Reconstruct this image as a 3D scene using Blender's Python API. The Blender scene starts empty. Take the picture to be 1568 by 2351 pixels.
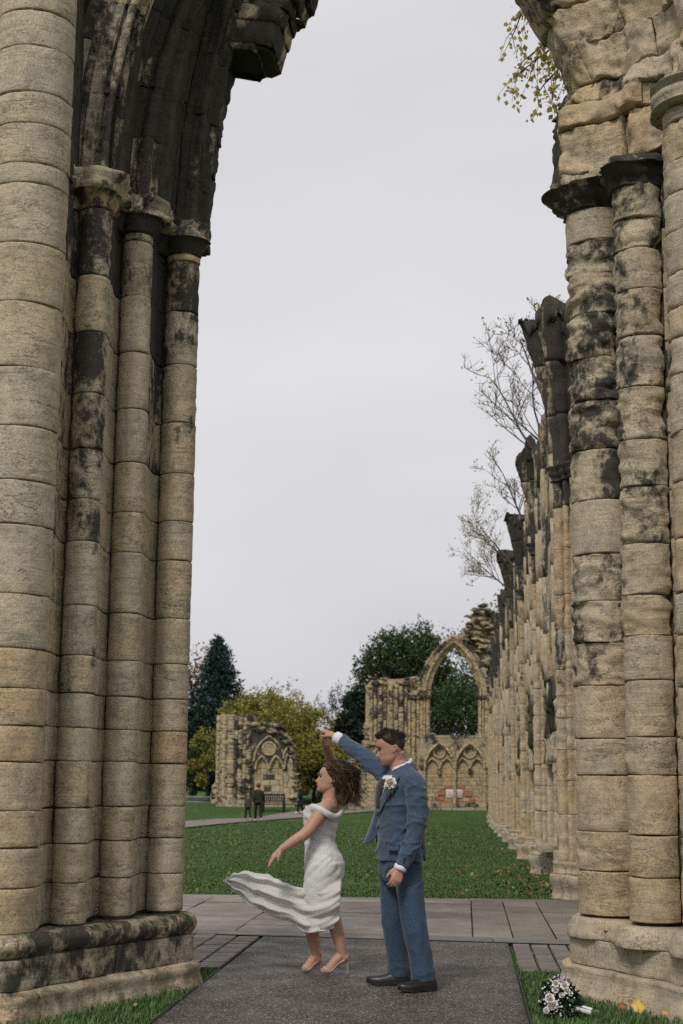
import bpy, bmesh, math, random
import numpy as np
from mathutils import Vector, Matrix

# ---------------------------------------------------------------- camera, sky, sun, exposure
S = bpy.context.scene
C = S.collection
CAMZ = 1.40
FPX, PCX, PCY = 3400.0, 784.0, 1175.5          # focal length and centre in the units the place was measured in (1568 wide)
ROLL = .0095
TH = math.atan(608.3 / 3400); PSI = math.atan(289.8 / 3400 * math.cos(TH))
FW = np.array([-math.sin(PSI) * math.cos(TH), math.cos(PSI) * math.cos(TH), math.sin(TH)])
R0 = np.array([math.cos(PSI), math.sin(PSI), 0.]); U0 = np.cross(R0, FW)
RT = R0 * math.cos(ROLL) + U0 * math.sin(ROLL); UP = U0 * math.cos(ROLL) - R0 * math.sin(ROLL)
cam = bpy.data.objects.new('camera', bpy.data.cameras.new('camera')); C.objects.link(cam)
cam.matrix_world = Matrix(((RT[0], UP[0], -FW[0], 0), (RT[1], UP[1], -FW[1], 0), (RT[2], UP[2], -FW[2], CAMZ), (0, 0, 0, 1)))
cam.data.sensor_fit = 'HORIZONTAL'; cam.data.sensor_width = 24; cam.data.lens = 24 * FPX / 1568
cam.data.clip_start = .1; cam.data.clip_end = 3000
cam.data.dof.use_dof = True; cam.data.dof.focus_distance = 10.8; cam.data.dof.aperture_fstop = 4.0
S.camera = cam

w = bpy.data.worlds.new("World"); S.world = w; w.use_nodes = True
nt = w.node_tree; nt.nodes.clear()
sky = nt.nodes.new('ShaderNodeTexSky'); sky.sky_type = 'NISHITA'; sky.sun_disc = False
SUN_EL, SUN_AZ = math.radians(48), math.radians(200)     # azimuth clockwise from +Y
sky.sun_elevation = SUN_EL; sky.sun_rotation = SUN_AZ; sky.dust_density = 6; sky.air_density = 1.6
hs = nt.nodes.new('ShaderNodeHueSaturation'); hs.inputs['Saturation'].default_value = .06
tc = nt.nodes.new('ShaderNodeTexCoord'); mp = nt.nodes.new('ShaderNodeMapping'); mp.inputs['Scale'].default_value = (1, 1, 2.4)
nz = nt.nodes.new('ShaderNodeTexNoise'); nz.inputs['Scale'].default_value = 2.2; nz.inputs['Detail'].default_value = 4; nz.inputs['Roughness'].default_value = .45
rp = nt.nodes.new('ShaderNodeValToRGB')
rp.color_ramp.elements[0].position = .3; rp.color_ramp.elements[0].color = (4.75, 4.7, 4.95, 1)
rp.color_ramp.elements[1].position = .75; rp.color_ramp.elements[1].color = (6.2, 6.15, 6.35, 1)
mx = nt.nodes.new('ShaderNodeMixRGB'); mx.inputs['Fac'].default_value = .93      # closed cloud deck over the sky
bg = nt.nodes.new('ShaderNodeBackground'); bg.inputs['Strength'].default_value = .105
ow = nt.nodes.new('ShaderNodeOutputWorld')
L = nt.links.new
L(sky.outputs[0], hs.inputs['Color']); L(tc.outputs['Generated'], mp.inputs[0]); L(mp.outputs[0], nz.inputs['Vector'])
L(nz.outputs[0], rp.inputs[0]); L(hs.outputs[0], mx.inputs[1]); L(rp.outputs[0], mx.inputs[2]); L(mx.outputs[0], bg.inputs[0]); L(bg.outputs[0], ow.inputs[0])

sl = bpy.data.lights.new('sun', 'SUN'); sl.energy = 1.5; sl.angle = math.radians(13); sl.color = (1, .96, .9)
so = bpy.data.objects.new('sun', sl); C.objects.link(so)
sd = Vector((math.sin(SUN_AZ) * math.cos(SUN_EL), math.cos(SUN_AZ) * math.cos(SUN_EL), math.sin(SUN_EL)))
so.rotation_euler = sd.to_track_quat('Z', 'Y').to_euler(); so.location = (0, -5, 30)

S.render.engine = 'CYCLES'
S.view_settings.view_transform = 'Standard'; S.view_settings.look = 'None'
S.view_settings.exposure = 0.34; S.view_settings.gamma = 1
S.cycles.use_denoising = False; S.cycles.max_bounces = 6; S.cycles.transparent_max_bounces = 8
S.cycles.diffuse_bounces = 3; S.cycles.glossy_bounces = 2; S.cycles.transmission_bounces = 4
S.cycles.use_adaptive_sampling = True

# ---------------------------------------------------------------- helpers
rng = np.random.default_rng(7)
random.seed(7)

def at(x, y, Y):
    """A measured sight line (x, y) met at the plane Y metres into the place."""
    d = FW + RT * (x - PCX) / FPX - UP * (y - PCY) / FPX
    return np.array([0, 0, CAMZ]) + d * (Y / d[1])

def zat(x, y, Y): return float(at(x, y, Y)[2])

def _h(ix, iy, iz, seed):
    n = (ix * 374761393 + iy * 668265263 + iz * 1440662683 + seed * 974634777) & 0x7fffffff
    n = ((n ^ (n >> 13)) * 1274126177) & 0x7fffffff
    return ((n ^ (n >> 16)) & 0xffff) / 32767.5 - 1

def vnoise(p, seed=0):
    p = np.asarray(p, float); i = np.floor(p).astype(np.int64); f = p - i; f = f * f * (3 - 2 * f)
    x, y, z = i[..., 0], i[..., 1], i[..., 2]; fx, fy, fz = f[..., 0], f[..., 1], f[..., 2]
    c = [[[_h(x + a, y + b, z + d, seed) for d in (0, 1)] for b in (0, 1)] for a in (0, 1)]
    l = lambda a, b, t: a + (b - a) * t
    return l(l(l(c[0][0][0], c[1][0][0], fx), l(c[0][1][0], c[1][1][0], fx), fy), l(l(c[0][0][1], c[1][0][1], fx), l(c[0][1][1], c[1][1][1], fx), fy), fz)

def fbm(p, scale=1., octs=3, seed=0, stretch=(1, 1, 1)):
    p = np.asarray(p, float) * np.array(stretch) * scale; a, s, t = 1., 0., 0.
    for k in range(octs):
        s = s + a * vnoise(p, seed + k * 17); t += a; a *= .5; p = p * 2.03 + 11.7
    return s / t

def mesh(name, verts, faces, smooth=True, mat_idx=None):
    me = bpy.data.meshes.new(name)
    me.from_pydata([tuple(v) for v in np.asarray(verts, float).tolist()], [], [tuple(f) for f in faces])
    if smooth: me.polygons.foreach_set('use_smooth', [True] * len(me.polygons))
    if mat_idx is not None: me.polygons.foreach_set('material_index', list(mat_idx))
    me.update()
    return me

def quads_mesh(name, V, nv):
    """Fast mesh of N separate polygons with nv corners each: V is (N, nv, 3)."""
    V = np.asarray(V, np.float32); N = V.shape[0]
    me = bpy.data.meshes.new(name)
    me.vertices.add(N * nv); me.vertices.foreach_set('co', V.reshape(-1))
    me.loops.add(N * nv); me.loops.foreach_set('vertex_index', np.arange(N * nv, dtype=np.int32))
    me.polygons.add(N); me.polygons.foreach_set('loop_start', np.arange(0, N * nv, nv, dtype=np.int32))
    me.update(calc_edges=True)
    return me

def obj(name, me, mat=None, parent=None, loc=None, **props):
    o = bpy.data.objects.new(name, me); C.objects.link(o)
    if mat is not None and me is not None:
        for m in (mat if isinstance(mat, (list, tuple)) else [mat]):
            if len(me.materials) < (len(mat) if isinstance(mat, (list, tuple)) else 1): me.materials.append(m)
    if parent is not None:
        o.parent = parent
        if parent.location.length > 0: o.matrix_parent_inverse = Matrix.Translation(-parent.location)
    if loc is not None: o.location = loc
    for k, v in props.items(): o[k] = v
    return o

def thing(name, label, cat, loc=(0, 0, 0), group=None):
    o = bpy.data.objects.new(name, None); C.objects.link(o); o.location = loc
    o.empty_display_size = .1
    o['label'] = label; o['category'] = cat
    if group: o['group'] = group
    return o

def merge(parts):
    V, Fc, n = [], [], 0
    for v, f in parts:
        V.append(np.asarray(v, float)); Fc += [tuple(i + n for i in q) for q in f]; n += len(v)
    return np.concatenate(V), Fc

def boxv(x0, x1, y0, y1, z0, z1):
    v = [(x, y, z) for z in (z0, z1) for y in (y0, y1) for x in (x0, x1)]
    f = [(0, 2, 3, 1), (4, 5, 7, 6), (0, 1, 5, 4), (2, 6, 7, 3), (0, 4, 6, 2), (1, 3, 7, 5)]
    return np.array(v, float), f

def rbox(x0, x1, y0, y1, z0, z1, b=.01):
    """Box with chamfered edges (24 corners)."""
    c = np.array([(x0 + x1) / 2, (y0 + y1) / 2, (z0 + z1) / 2]); h = np.array([x1 - x0, y1 - y0, z1 - z0]) / 2
    b = min(b, h.min() * .45)
    v, idx = [], {}
    for sx in (-1, 1):
        for sy in (-1, 1):
            for sz in (-1, 1):
                s = np.array([sx, sy, sz])
                for a in range(3):
                    q = s * (h - b); q[a] = s[a] * h[a]; idx[(sx, sy, sz, a)] = len(v); v.append(c + q)
    f = []
    def face(k):
        ctr = np.mean([v[i] for i in k], axis=0) - c
        n = np.cross(v[k[1]] - v[k[0]], v[k[2]] - v[k[1]])
        f.append(tuple(k) if n @ ctr > 0 else tuple(k[::-1]))
    for a in range(3):
        o = [i for i in range(3) if i != a]
        for s in (-1, 1):
            k = []
            for p, q in ((-1, -1), (1, -1), (1, 1), (-1, 1)):
                t = [0, 0, 0]; t[a] = s; t[o[0]] = p; t[o[1]] = q; k.append(idx[tuple(t) + (a,)])
            face(k)
        for p in (-1, 1):
            for q in (-1, 1):
                t1 = [0, 0, 0]; t1[a] = -1; t1[o[0]] = p; t1[o[1]] = q; t2 = list(t1); t2[a] = 1
                face([idx[tuple(t1) + (o[0],)], idx[tuple(t2) + (o[0],)], idx[tuple(t2) + (o[1],)], idx[tuple(t1) + (o[1],)]])
    for sx in (-1, 1):
        for sy in (-1, 1):
            for sz in (-1, 1): face([idx[(sx, sy, sz, a)] for a in range(3)])
    return np.array(v), f

def frames(P):
    P = np.asarray(P, float); T = np.gradient(P, axis=0); T /= np.linalg.norm(T, axis=1)[:, None] + 1e-12
    n = np.cross(T[0], [0, 0, 1.]); 
    if np.linalg.norm(n) < .1: n = np.cross(T[0], [0, 1., 0])
    n /= np.linalg.norm(n); N = [n]
    for k in range(1, len(P)):
        n = N[-1] - T[k] * (N[-1] @ T[k]); N.append(n / (np.linalg.norm(n) + 1e-12))
    N = np.array(N); return T, N, np.cross(T, N)

def tube(P, R, seg=8, cap=True, flat=None, frame=None):
    """Tapered tube along P with radii R; flat = (a, b) squashes the section in its frame."""
    P = np.asarray(P, float); R = np.broadcast_to(np.asarray(R, float), (len(P),))
    T, N, B = frame if frame is not None else frames(P)
    a = np.linspace(0, 2 * math.pi, seg, endpoint=False); fx, fy = flat if flat else (1, 1)
    V = (P[:, None] + R[:, None, None] * (np.cos(a)[None, :, None] * N[:, None] * fx + np.sin(a)[None, :, None] * B[:, None] * fy)).reshape(-1, 3)
    f = [(i * seg + j, i * seg + (j + 1) % seg, (i + 1) * seg + (j + 1) % seg, (i + 1) * seg + j) for i in range(len(P) - 1) for j in range(seg)]
    if cap: f += [tuple(range(seg - 1, -1, -1)), tuple((len(P) - 1) * seg + j for j in range(seg))]
    return V, f

def loft(rings, cap=True, closed=True):
    rings = [np.asarray(r, float) for r in rings]; n = len(rings[0])
    f = [(i * n + j, i * n + (j + 1) % n, (i + 1) * n + (j + 1) % n, (i + 1) * n + j) for i in range(len(rings) - 1) for j in range(n if closed else n - 1)]
    if cap: f += [tuple(range(n - 1, -1, -1)), tuple((len(rings) - 1) * n + j for j in range(n))]
    return np.concatenate(rings), f

def ico(c, r, sub=1, sq=(1, 1, 1)):
    bm = bmesh.new(); bmesh.ops.create_icosphere(bm, subdivisions=sub, radius=1)
    v = np.array([tuple(x.co) for x in bm.verts]) * r * np.array(sq) + np.array(c); f = [tuple(x.index for x in q.verts) for q in bm.faces]; bm.free()
    return v, f

# ---------------------------------------------------------------- materials
class NT:
    def __init__(s, name):
        s.m = bpy.data.materials.new(name); s.m.use_nodes = True; s.t = s.m.node_tree; s.b = s.t.nodes['Principled BSDF']
        s.o = s.t.nodes['Material Output']
    def n(s, kind, **kw):
        x = s.t.nodes.new('ShaderNode' + kind)
        for k, v in kw.items():
            if k in x.inputs: x.inputs[k].default_value = v
            else: setattr(x, k, v)
        return x
    def l(s, a, b): s.t.links.new(a, b)
    def pos(s, scale=(1, 1, 1), obj_random=False):
        g = s.n('NewGeometry'); m = s.n('Mapping'); m.inputs['Scale'].default_value = scale; s.l(g.outputs['Position'], m.inputs[0])
        if obj_random:
            oi = s.n('ObjectInfo'); mu = s.n('Math', operation='MULTIPLY'); mu.inputs[1].default_value = 37.; s.l(oi.outputs['Random'], mu.inputs[0]); s.l(mu.outputs[0], m.inputs['Location'])
        return m.outputs[0]
    def noise(s, vec, scale, detail=4, rough=.6, dist=0):
        x = s.n('TexNoise'); x.inputs['Scale'].default_value = scale; x.inputs['Detail'].default_value = detail; x.inputs['Roughness'].default_value = rough; x.inputs['Distortion'].default_value = dist
        s.l(vec, x.inputs['Vector']); return x.outputs[0]
    def ramp(s, fac, stops):
        x = s.n('ValToRGB'); e = x.color_ramp.elements
        while len(e) > len(stops): e.remove(e[-1])
        while len(e) < len(stops): e.new(.5)
        for k, (p, c) in enumerate(stops): e[k].position = p; e[k].color = (c, c, c, 1) if isinstance(c, (int, float)) else tuple(c) + (1,)
        s.l(fac, x.inputs[0]); return x.outputs[0]
    def mix(s, fac, a, b, mode='MIX'):
        x = s.n('MixRGB', blend_type=mode)
        for v, i in ((fac, 0), (a, 1), (b, 2)):
            if isinstance(v, (int, float)): x.inputs[i].default_value = v if i == 0 else (v, v, v, 1)
            elif isinstance(v, (tuple, list)): x.inputs[i].default_value = tuple(v) + (1,)
            else: s.l(v, x.inputs[i])
        return x.outputs[0]
    def math(s, op, a, b=0., c=0., clamp=False):
        x = s.n('Math', operation=op); x.use_clamp = clamp
        for v, i in ((a, 0), (b, 1), (c, 2)):
            if isinstance(v, (int, float)): x.inputs[i].default_value = v
            else: s.l(v, x.inputs[i])
        return x.outputs[0]
    def attr(s, name):
        x = s.n('Attribute'); x.attribute_type = 'OBJECT'; x.attribute_name = name; return x.outputs['Fac']
    def bump(s, h, strength=.5, dist=.01):
        x = s.n('Bump'); x.inputs['Strength'].default_value = strength; x.inputs['Distance'].default_value = dist; s.l(h, x.inputs['Height']); s.l(x.outputs[0], s.b.inputs['Normal'])
    def done(s, col, rough=.9, spec=.3):
        if isinstance(col, (tuple, list)): s.b.inputs['Base Color'].default_value = tuple(col) + (1,)
        else: s.l(col, s.b.inputs['Base Color'])
        if isinstance(rough, (int, float)): s.b.inputs['Roughness'].default_value = rough
        else: s.l(rough, s.b.inputs['Roughness'])
        s.b.inputs['Specular IOR Level'].default_value = spec
        return s.m

def stone_material(name, pale, gold, grey, scale=1., bump=.55, pit=.35, streak=.62):
    t = NT(name); p = t.pos(obj_random=True); pw = t.pos()
    tint = t.attr('tint'); soot = t.attr('soot'); moss = t.attr('moss')
    a = t.noise(p, 3.2 * scale, 5, .6)
    base = t.mix(t.ramp(tint, [(.0, 0), (1., 1)]), pale, gold)
    base = t.mix(t.ramp(a, [(.42, 0), (.72, .75)]), base, grey)
    base = t.mix(t.ramp(t.noise(p, 1.6 * scale, 4, .55), [(.5, 0), (.8, .7)]), base, gold)
    bed = t.noise(t.pos((2.0 * scale, 2.0 * scale, 30 * scale), True), 1.0, 5, .62, .4)
    base = t.mix(.34, base, t.ramp(bed, [(.28, .35), (.5, 1.0), (.75, 1.2)]), 'MULTIPLY')
    fine = t.noise(pw, 85 * scale, 4, .72)
    base = t.mix(.6, base, t.ramp(fine, [(.32, .35), (.5, 1.0), (.68, 1.45)]), 'MULTIPLY')
    vo = t.n('TexVoronoi'); vo.inputs['Scale'].default_value = 34 * scale; t.l(t.mix(.10, pw, t.noise(pw, 30, 3), 'ADD'), vo.inputs['Vector'])
    pits = t.math('MULTIPLY', t.ramp(vo.outputs['Distance'], [(.10, 1), (.26, 0)]), t.ramp(t.noise(p, 5 * scale, 3), [(.46, 0), (.62, 1)]))
    base = t.mix(t.math('MULTIPLY', pits, pit * 1.6, clamp=True), base, (.05, .045, .038))
    ck = t.noise(t.pos((1.0, 1.0, 4.5), True), 2.6 * scale, 6, .68, .8)
    ckm = t.math('MULTIPLY', t.ramp(t.math('ABSOLUTE', t.math('SUBTRACT', ck, .5)), [(.0, 1), (.012, 0)]), t.ramp(t.noise(p, 2.2 * scale, 3), [(.48, 0), (.6, 1)]))
    base = t.mix(t.math('MULTIPLY', ckm, .8), base, (.07, .06, .045))
    blot = t.noise(t.pos((1, 1, .8), True), 9 * scale, 5, .7, .3)
    base = t.mix(.55, base, t.ramp(blot, [(.32, .5), (.5, 1.0), (.7, 1.3)]), 'MULTIPLY')
    # black weathering crust
    sn = t.math('ADD', t.math('MULTIPLY', t.noise(t.pos((1, 1, streak)), 3.4 * scale, 6, .68, .25), .72), t.math('MULTIPLY', t.noise(pw, 15 * scale, 5, .7), .28))
    th = t.math('SUBTRACT', .715, t.math('MULTIPLY', soot, .46))
    sm = t.math('MULTIPLY', t.math('SUBTRACT', sn, th), 13., clamp=True)
    crust = t.mix(t.noise(pw, 40, 4), (.012, .012, .012), (.05, .048, .044))
    base = t.mix(t.math('MULTIPLY', sm, .93), base, crust)
    # green algae / moss
    mm = t.math('MULTIPLY', t.ramp(t.noise(pw, 6 * scale, 5, .65), [(.45, 0), (.62, 1)]), moss, clamp=True)
    base = t.mix(t.math('MULTIPLY', mm, .75), base, (.045, .055, .028))
    h = t.math('ADD', t.math('ADD', t.math('MULTIPLY', fine, .35), t.math('MULTIPLY', bed, .6)), t.math('ADD', t.math('MULTIPLY', a, .6), t.math('MULTIPLY', sm, .35)))
    h = t.math('SUBTRACT', h, t.math('ADD', t.math('MULTIPLY', pits, .9), t.math('MULTIPLY', ckm, .8)))
    h = t.math('ADD', h, t.math('MULTIPLY', blot, 1.1))
    t.bump(h, bump, .018 / scale)
    return t.done(base, .92, .2)

STONE = stone_material('limestone', (.475, .40, .295), (.475, .345, .195), (.35, .315, .265))
STONE_FAR = stone_material('limestone_far', (.46, .39, .27), (.48, .34, .17), (.28, .26, .22), scale=.45, bump=.7)
STONE_STREAK = stone_material('limestone_streaked', (.475, .40, .295), (.475, .345, .195), (.35, .315, .265), streak=.16)
def mortar():
    t = NT('mortar'); p = t.pos(); a = t.noise(p, 9, 5, .7)
    t.bump(a, .6, .02); return t.done(t.ramp(a, [(.3, (.035, .036, .025)), (.7, (.11, .10, .075))]), .95, .1)
MORTAR = mortar()

def simple(name, col, rough=.6, spec=.4, var=.0, scale=20, bump=0., sheen=0.):
    t = NT(name)
    if var or bump:
        a = t.noise(t.pos(), scale, 4, .65)
        c = t.ramp(a, [(.3, tuple(x * (1 - var) for x in col)), (.7, tuple(min(1, x * (1 + var)) for x in col))])
        if bump: t.bump(a, bump, .01)
    else: c = col
    if sheen: t.b.inputs['Sheen Weight'].default_value = sheen
    return t.done(c, rough, spec)

# ---------------------------------------------------------------- ground levels
def gz(x, y):
    y = np.asarray(y, float); x = np.asarray(x, float)
    z = np.interp(y, [-50, 18.5, 40, 70, 73.6, 78, 90, 2500], [0, 0, -.30, -.74, -.78, -.16, 0, 2])
    return z
# ================================================================ ground
def ground_at(x, y):
    """Where a measured sight line meets the ground."""
    d = FW + RT * (x - PCX) / FPX - UP * (y - PCY) / FPX
    lo, hi = 4., 79.
    o = np.array([0, 0, CAMZ]); g = lambda Y: (o + d * (Y / d[1]))[2] - gz(0, Y)
    for _ in range(60):
        m = (lo + hi) / 2
        if g(m) > 0: lo = m
        else: hi = m
    return o + d * (lo / d[1])

def grass_soil():
    t = NT('lawn'); p = t.pos(); a = t.noise(p, .8, 5, .6); b = t.noise(p, 60, 4, .7)
    c = t.ramp(a, [(.3, (.050, .092, .03)), (.55, (.068, .12, .037)), (.75, (.10, .14, .052))])
    c = t.mix(.7, c, t.ramp(b, [(.3, .35), (.6, 1.1)]), 'MULTIPLY')
    t.bump(b, .8, .03); return t.done(c, .95, .1)
LAWN = grass_soil()
xs = np.concatenate([[-900, -300, -120], np.linspace(-60, 60, 61), [120, 300, 900]])
ys = np.concatenate([[-300, -60, -10], np.linspace(0, 100, 101), [140, 250, 600, 2400]])
GX, GY = np.meshgrid(xs, ys)
GZ = gz(GX, GY) + np.where(GY > 19, .02 * fbm(np.stack([GX, GY, GX * 0], -1), .25, 3), 0) - .022
nx = len(xs)
ground = obj('ground', mesh('ground', np.stack([GX, GY, GZ], -1).reshape(-1, 3),
    [(j * nx + i, j * nx + i + 1, (j + 1) * nx + i + 1, (j + 1) * nx + i) for j in range(len(ys) - 1) for i in range(nx - 1)]), LAWN, kind='structure')

# ---- bound gravel path in the archway
def asphalt():
    t = NT('bound_gravel'); p = t.pos()
    v = t.n('TexVoronoi'); v.inputs['Scale'].default_value = 105; t.l(p, v.inputs['Vector'])
    v2 = t.n('TexVoronoi'); v2.inputs['Scale'].default_value = 55; t.l(p, v2.inputs['Vector'])
    hs_ = t.n('SeparateColor'); t.l(v.outputs['Color'], hs_.inputs[0])
    c = t.ramp(hs_.outputs[0], [(0, (.032, .028, .023)), (.4, (.075, .063, .05)), (.66, (.13, .108, .084)), (.84, (.22, .185, .145)), (.94, (.38, .33, .27)), (1, (.56, .51, .44))])
    c = t.mix(1, c, t.ramp(v.outputs['Distance'], [(.3, 1.), (.8, .15)]), 'MULTIPLY')
    c = t.mix(.6, c, t.ramp(t.noise(p, 1.3, 4, .6), [(.3, .55), (.7, 1.2)]), 'MULTIPLY')
    c = t.mix(t.math('MULTIPLY', t.ramp(t.noise(p, 2.3, 5, .7), [(.52, 0), (.7, 1)]), .35), c, (.03, .033, .02))
    t.bump(t.math('ADD', v.outputs['Distance'], t.math('MULTIPLY', v2.outputs['Distance'], .6)), .9, .006)
    return t.done(c, t.ramp(t.noise(p, 3, 3), [(.4, .5), (.6, .8)]), .5)
ASPH = asphalt()
AXL, AXR = -1.80, .368
def near_edge(x): return 13.42 - .097 * (np.asarray(x) + .8)
def far_edge(x): return 17.93 + .034 * (np.asarray(x) + 1)
gx = np.r_[AXL, np.linspace(AXL + .008, AXR - .008, 38), AXR]; gy = np.linspace(-4, 13.3, 120)
AX, AY = np.meshgrid(gx, gy); AY = AY + (AY > 13.2) * (near_edge(AX) - 13.3 - .01)
AX = AX + np.where(np.isclose(AX, AXL) | np.isclose(AX, AXR), .012 * fbm(np.stack([AX, AY, AX * 0], -1), 2.3, 3), 0)
AZ = .004 * fbm(np.stack([AX, AY, AX * 0], -1), 1.2, 3) + .002
AZ[:, 0] = -.03; AZ[:, -1] = -.03; 
path = obj('path', mesh('path', np.stack([AX, AY, AZ], -1).reshape(-1, 3), [(j * 40 + i, j * 40 + i + 1, (j + 1) * 40 + i + 1, (j + 1) * 40 + i) for j in range(119) for i in range(39)]), ASPH, kind='structure')
EDGE = simple('edging', (.05, .048, .045), .7)
for x0 in (AXL - .012, AXR + .004):
    obj('edging_strip', mesh('edging', *boxv(x0, x0 + .008, -4, 11.2 if x0 < 0 else 11.4, -.1, .008)), EDGE, path)

# ---- paved band across the nave end
def slab_mat(name, cols, moss=.3):
    t = NT(name); p = t.pos(); oi = t.n('ObjectInfo')
    c = t.ramp(oi.outputs['Random'], [(0, cols[0]), (.5, cols[1]), (1, cols[2])])
    c = t.mix(.55, c, t.ramp(t.noise(t.pos((1, 1, 1), True), 5, 5, .65), [(.25, .55), (.7, 1.2)]), 'MULTIPLY')
    f = t.noise(p, 120, 3, .7)
    c = t.mix(.5, c, t.ramp(f, [(.3, .5), (.7, 1.3)]), 'MULTIPLY')
    c = t.mix(t.math('MULTIPLY', t.ramp(t.noise(p, 1.7, 5, .7), [(.5, 0), (.75, 1)]), moss), c, (.05, .055, .035))
    t.bump(f, .35, .004); return t.done(c, t.ramp(t.noise(p, 2.2, 3), [(.35, .42), (.65, .75)]), .45)
PAVE = slab_mat('paving_stone', [(.16, .13, .10), (.21, .172, .135), (.25, .205, .16)])
KERB = slab_mat('kerb_stone', [(.13, .12, .10), (.15, .135, .115), (.17, .15, .13)])
SETT = slab_mat('sett', [(.12, .105, .09), (.15, .125, .105), (.19, .16, .135)], .4)
def joint_mat():
    t = NT('joint_soil'); a = t.noise(t.pos(), 3.2, 5, .75)
    return t.done(t.ramp(a, [(.42, (.018, .016, .013)), (.56, (.02, .022, .012)), (.68, (.03, .06, .015))]), .95, .1)
JOINT = joint_mat()
pv = [(-13, near_edge(-13) - .02, -.014), (2.6, near_edge(2.6) - .02, -.014), (2.6, far_edge(2.6) + .05, -.014), (-13, far_edge(-13) + .05, -.014)]
pavement = obj('pavement', mesh('pavement', pv, [(0, 1, 2, 3)]), JOINT, kind='structure')
def ywarp(x, s): return near_edge(x) * (1 - s) + far_edge(x) * s
def slab(name, x0, x1, s0, s1, mat, par, g=.010, zt=.012):
    dz = random.uniform(-.005, .005); v = []
    for z, q in ((zt - .05, 0), (zt - .006 + dz, 0), (zt + dz, .006)):
        for x, s in ((x0 + g * .55 + q, s0), (x1 - g * .55 - q, s0), (x1 - g * .55 - q, s1), (x0 + g * .55 + q, s1)):
            v.append((x, ywarp(x, s) + (g + q if s == s0 else -g - q), z))
    f = [(0, 1, 5, 4), (1, 2, 6, 5), (2, 3, 7, 6), (3, 0, 4, 7), (4, 5, 9, 8), (5, 6, 10, 9), (6, 7, 11, 10), (7, 4, 8, 11), (8, 9, 10, 11)]
    return obj(name, mesh(name, v, f, False, [1] * 4 + [0] * 5), [mat, JOINT], par)
colx = [-12.5, -11.3, -10.1, -8.9, -7.7, -6.6, -5.55, -4.6, -3.75, -2.92, -2.1, -1.45, -.72, .06, .42, .80, 1.55, 2.5]
for i in range(len(colx) - 1):
    ss = [.07]; k = random.choice([.16, .12, .21])
    while ss[-1] < .93:
        ss.append(min(.93, ss[-1] + random.choice([.10, .13, .17, .2])))
        if .93 - ss[-1] < .06: ss[-1] = .93
    for a, b in zip(ss[:-1], ss[1:]): slab('paving_slab', colx[i], colx[i + 1], a, b, PAVE, pavement)
x = -12.5
while x < 2.4:
    l_ = random.uniform(.8, 1.3); slab('kerb_slab', x, x + l_, 0, .07, KERB, pavement, .004); slab('kerb_slab', x - .2, x + l_ - .2, .93, 1.0, PAVE, pavement, .004); x += l_

# ---- small setts either side of the path
def setts(x0, x1, y0, cw, rh, mossy):
    par = obj('sett_paving', mesh('sett_bed', [(x0, y0, -.012), (x1, y0, -.012), (x1, near_edge(x1) - .015, -.012), (x0, near_edge(x0) - .015, -.012)], [(0, 1, 2, 3)]), JOINT, kind='structure')
    y = y0
    while y < 13.6:
        x = x0 + .004
        while x + cw <= x1 + .002:
            if y + rh < near_edge(x + cw / 2) - .005:
                v, f = rbox(-cw / 2 + .009, cw / 2 - .009, -rh / 2 + .007, rh / 2 - .007, -.05, .008, .006)
                key = 'sett_%.2f' % cw; me = bpy.data.meshes.get(key) or mesh(key, v, f, False)
                o = obj('sett', me, SETT, par, (x + cw / 2, y + rh / 2, random.uniform(-.003, .003))); o.rotation_euler = (random.uniform(-.01, .01), random.uniform(-.01, .01), random.uniform(-.008, .008))
            x += cw
        y += rh
    return par
setts(-2.62, -1.815, 11.25, .20, .105, 0)
setts(.385, 1.16, 11.42, .155, .105, 1)

# ---- gravel path far back on the lawn
def gravel():
    t = NT('pale_gravel'); p = t.pos(); a = t.noise(p, 30, 4, .7)
    return t.done(t.mix(.5, t.ramp(a, [(.3, (.16, .135, .12)), (.7, (.30, .26, .235))]), t.ramp(t.noise(p, .7, 4), [(.3, .6), (.7, 1.1)]), 'MULTIPLY'), .95, .1)
up_ = [(300, 1892), (430, 1886), (500, 1881), (560, 1880), (600, 1876), (640, 1869), (690, 1862), (740, 1862), (800, 1861), (860, 1859)]
dn_ = [(300, 1912), (430, 1901), (500, 1893), (560, 1888), (600, 1885), (640, 1882), (690, 1878), (740, 1872), (800, 1868), (860, 1863)]
def dense(pts, n=60):
    pts = np.array(pts, float); t = np.linspace(0, len(pts) - 1, n); return np.stack([np.interp(t, np.arange(len(pts)), pts[:, k]) for k in (0, 1)], -1)
va, vb = [ground_at(*p) for p in dense(up_)], [ground_at(*p) for p in dense(dn_)]
V = []
for a, b in zip(va, vb):
    for k in range(7):
        q = b + (a - b) * k / 6; V.append((q[0], q[1], float(gz(0, q[1])) + .03))
obj('gravel_path', mesh('gravel_path', V, [(i * 7 + k, i * 7 + k + 1, (i + 1) * 7 + k + 1, (i + 1) * 7 + k) for i in range(59) for k in range(6)]), gravel(), kind='structure')

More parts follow.
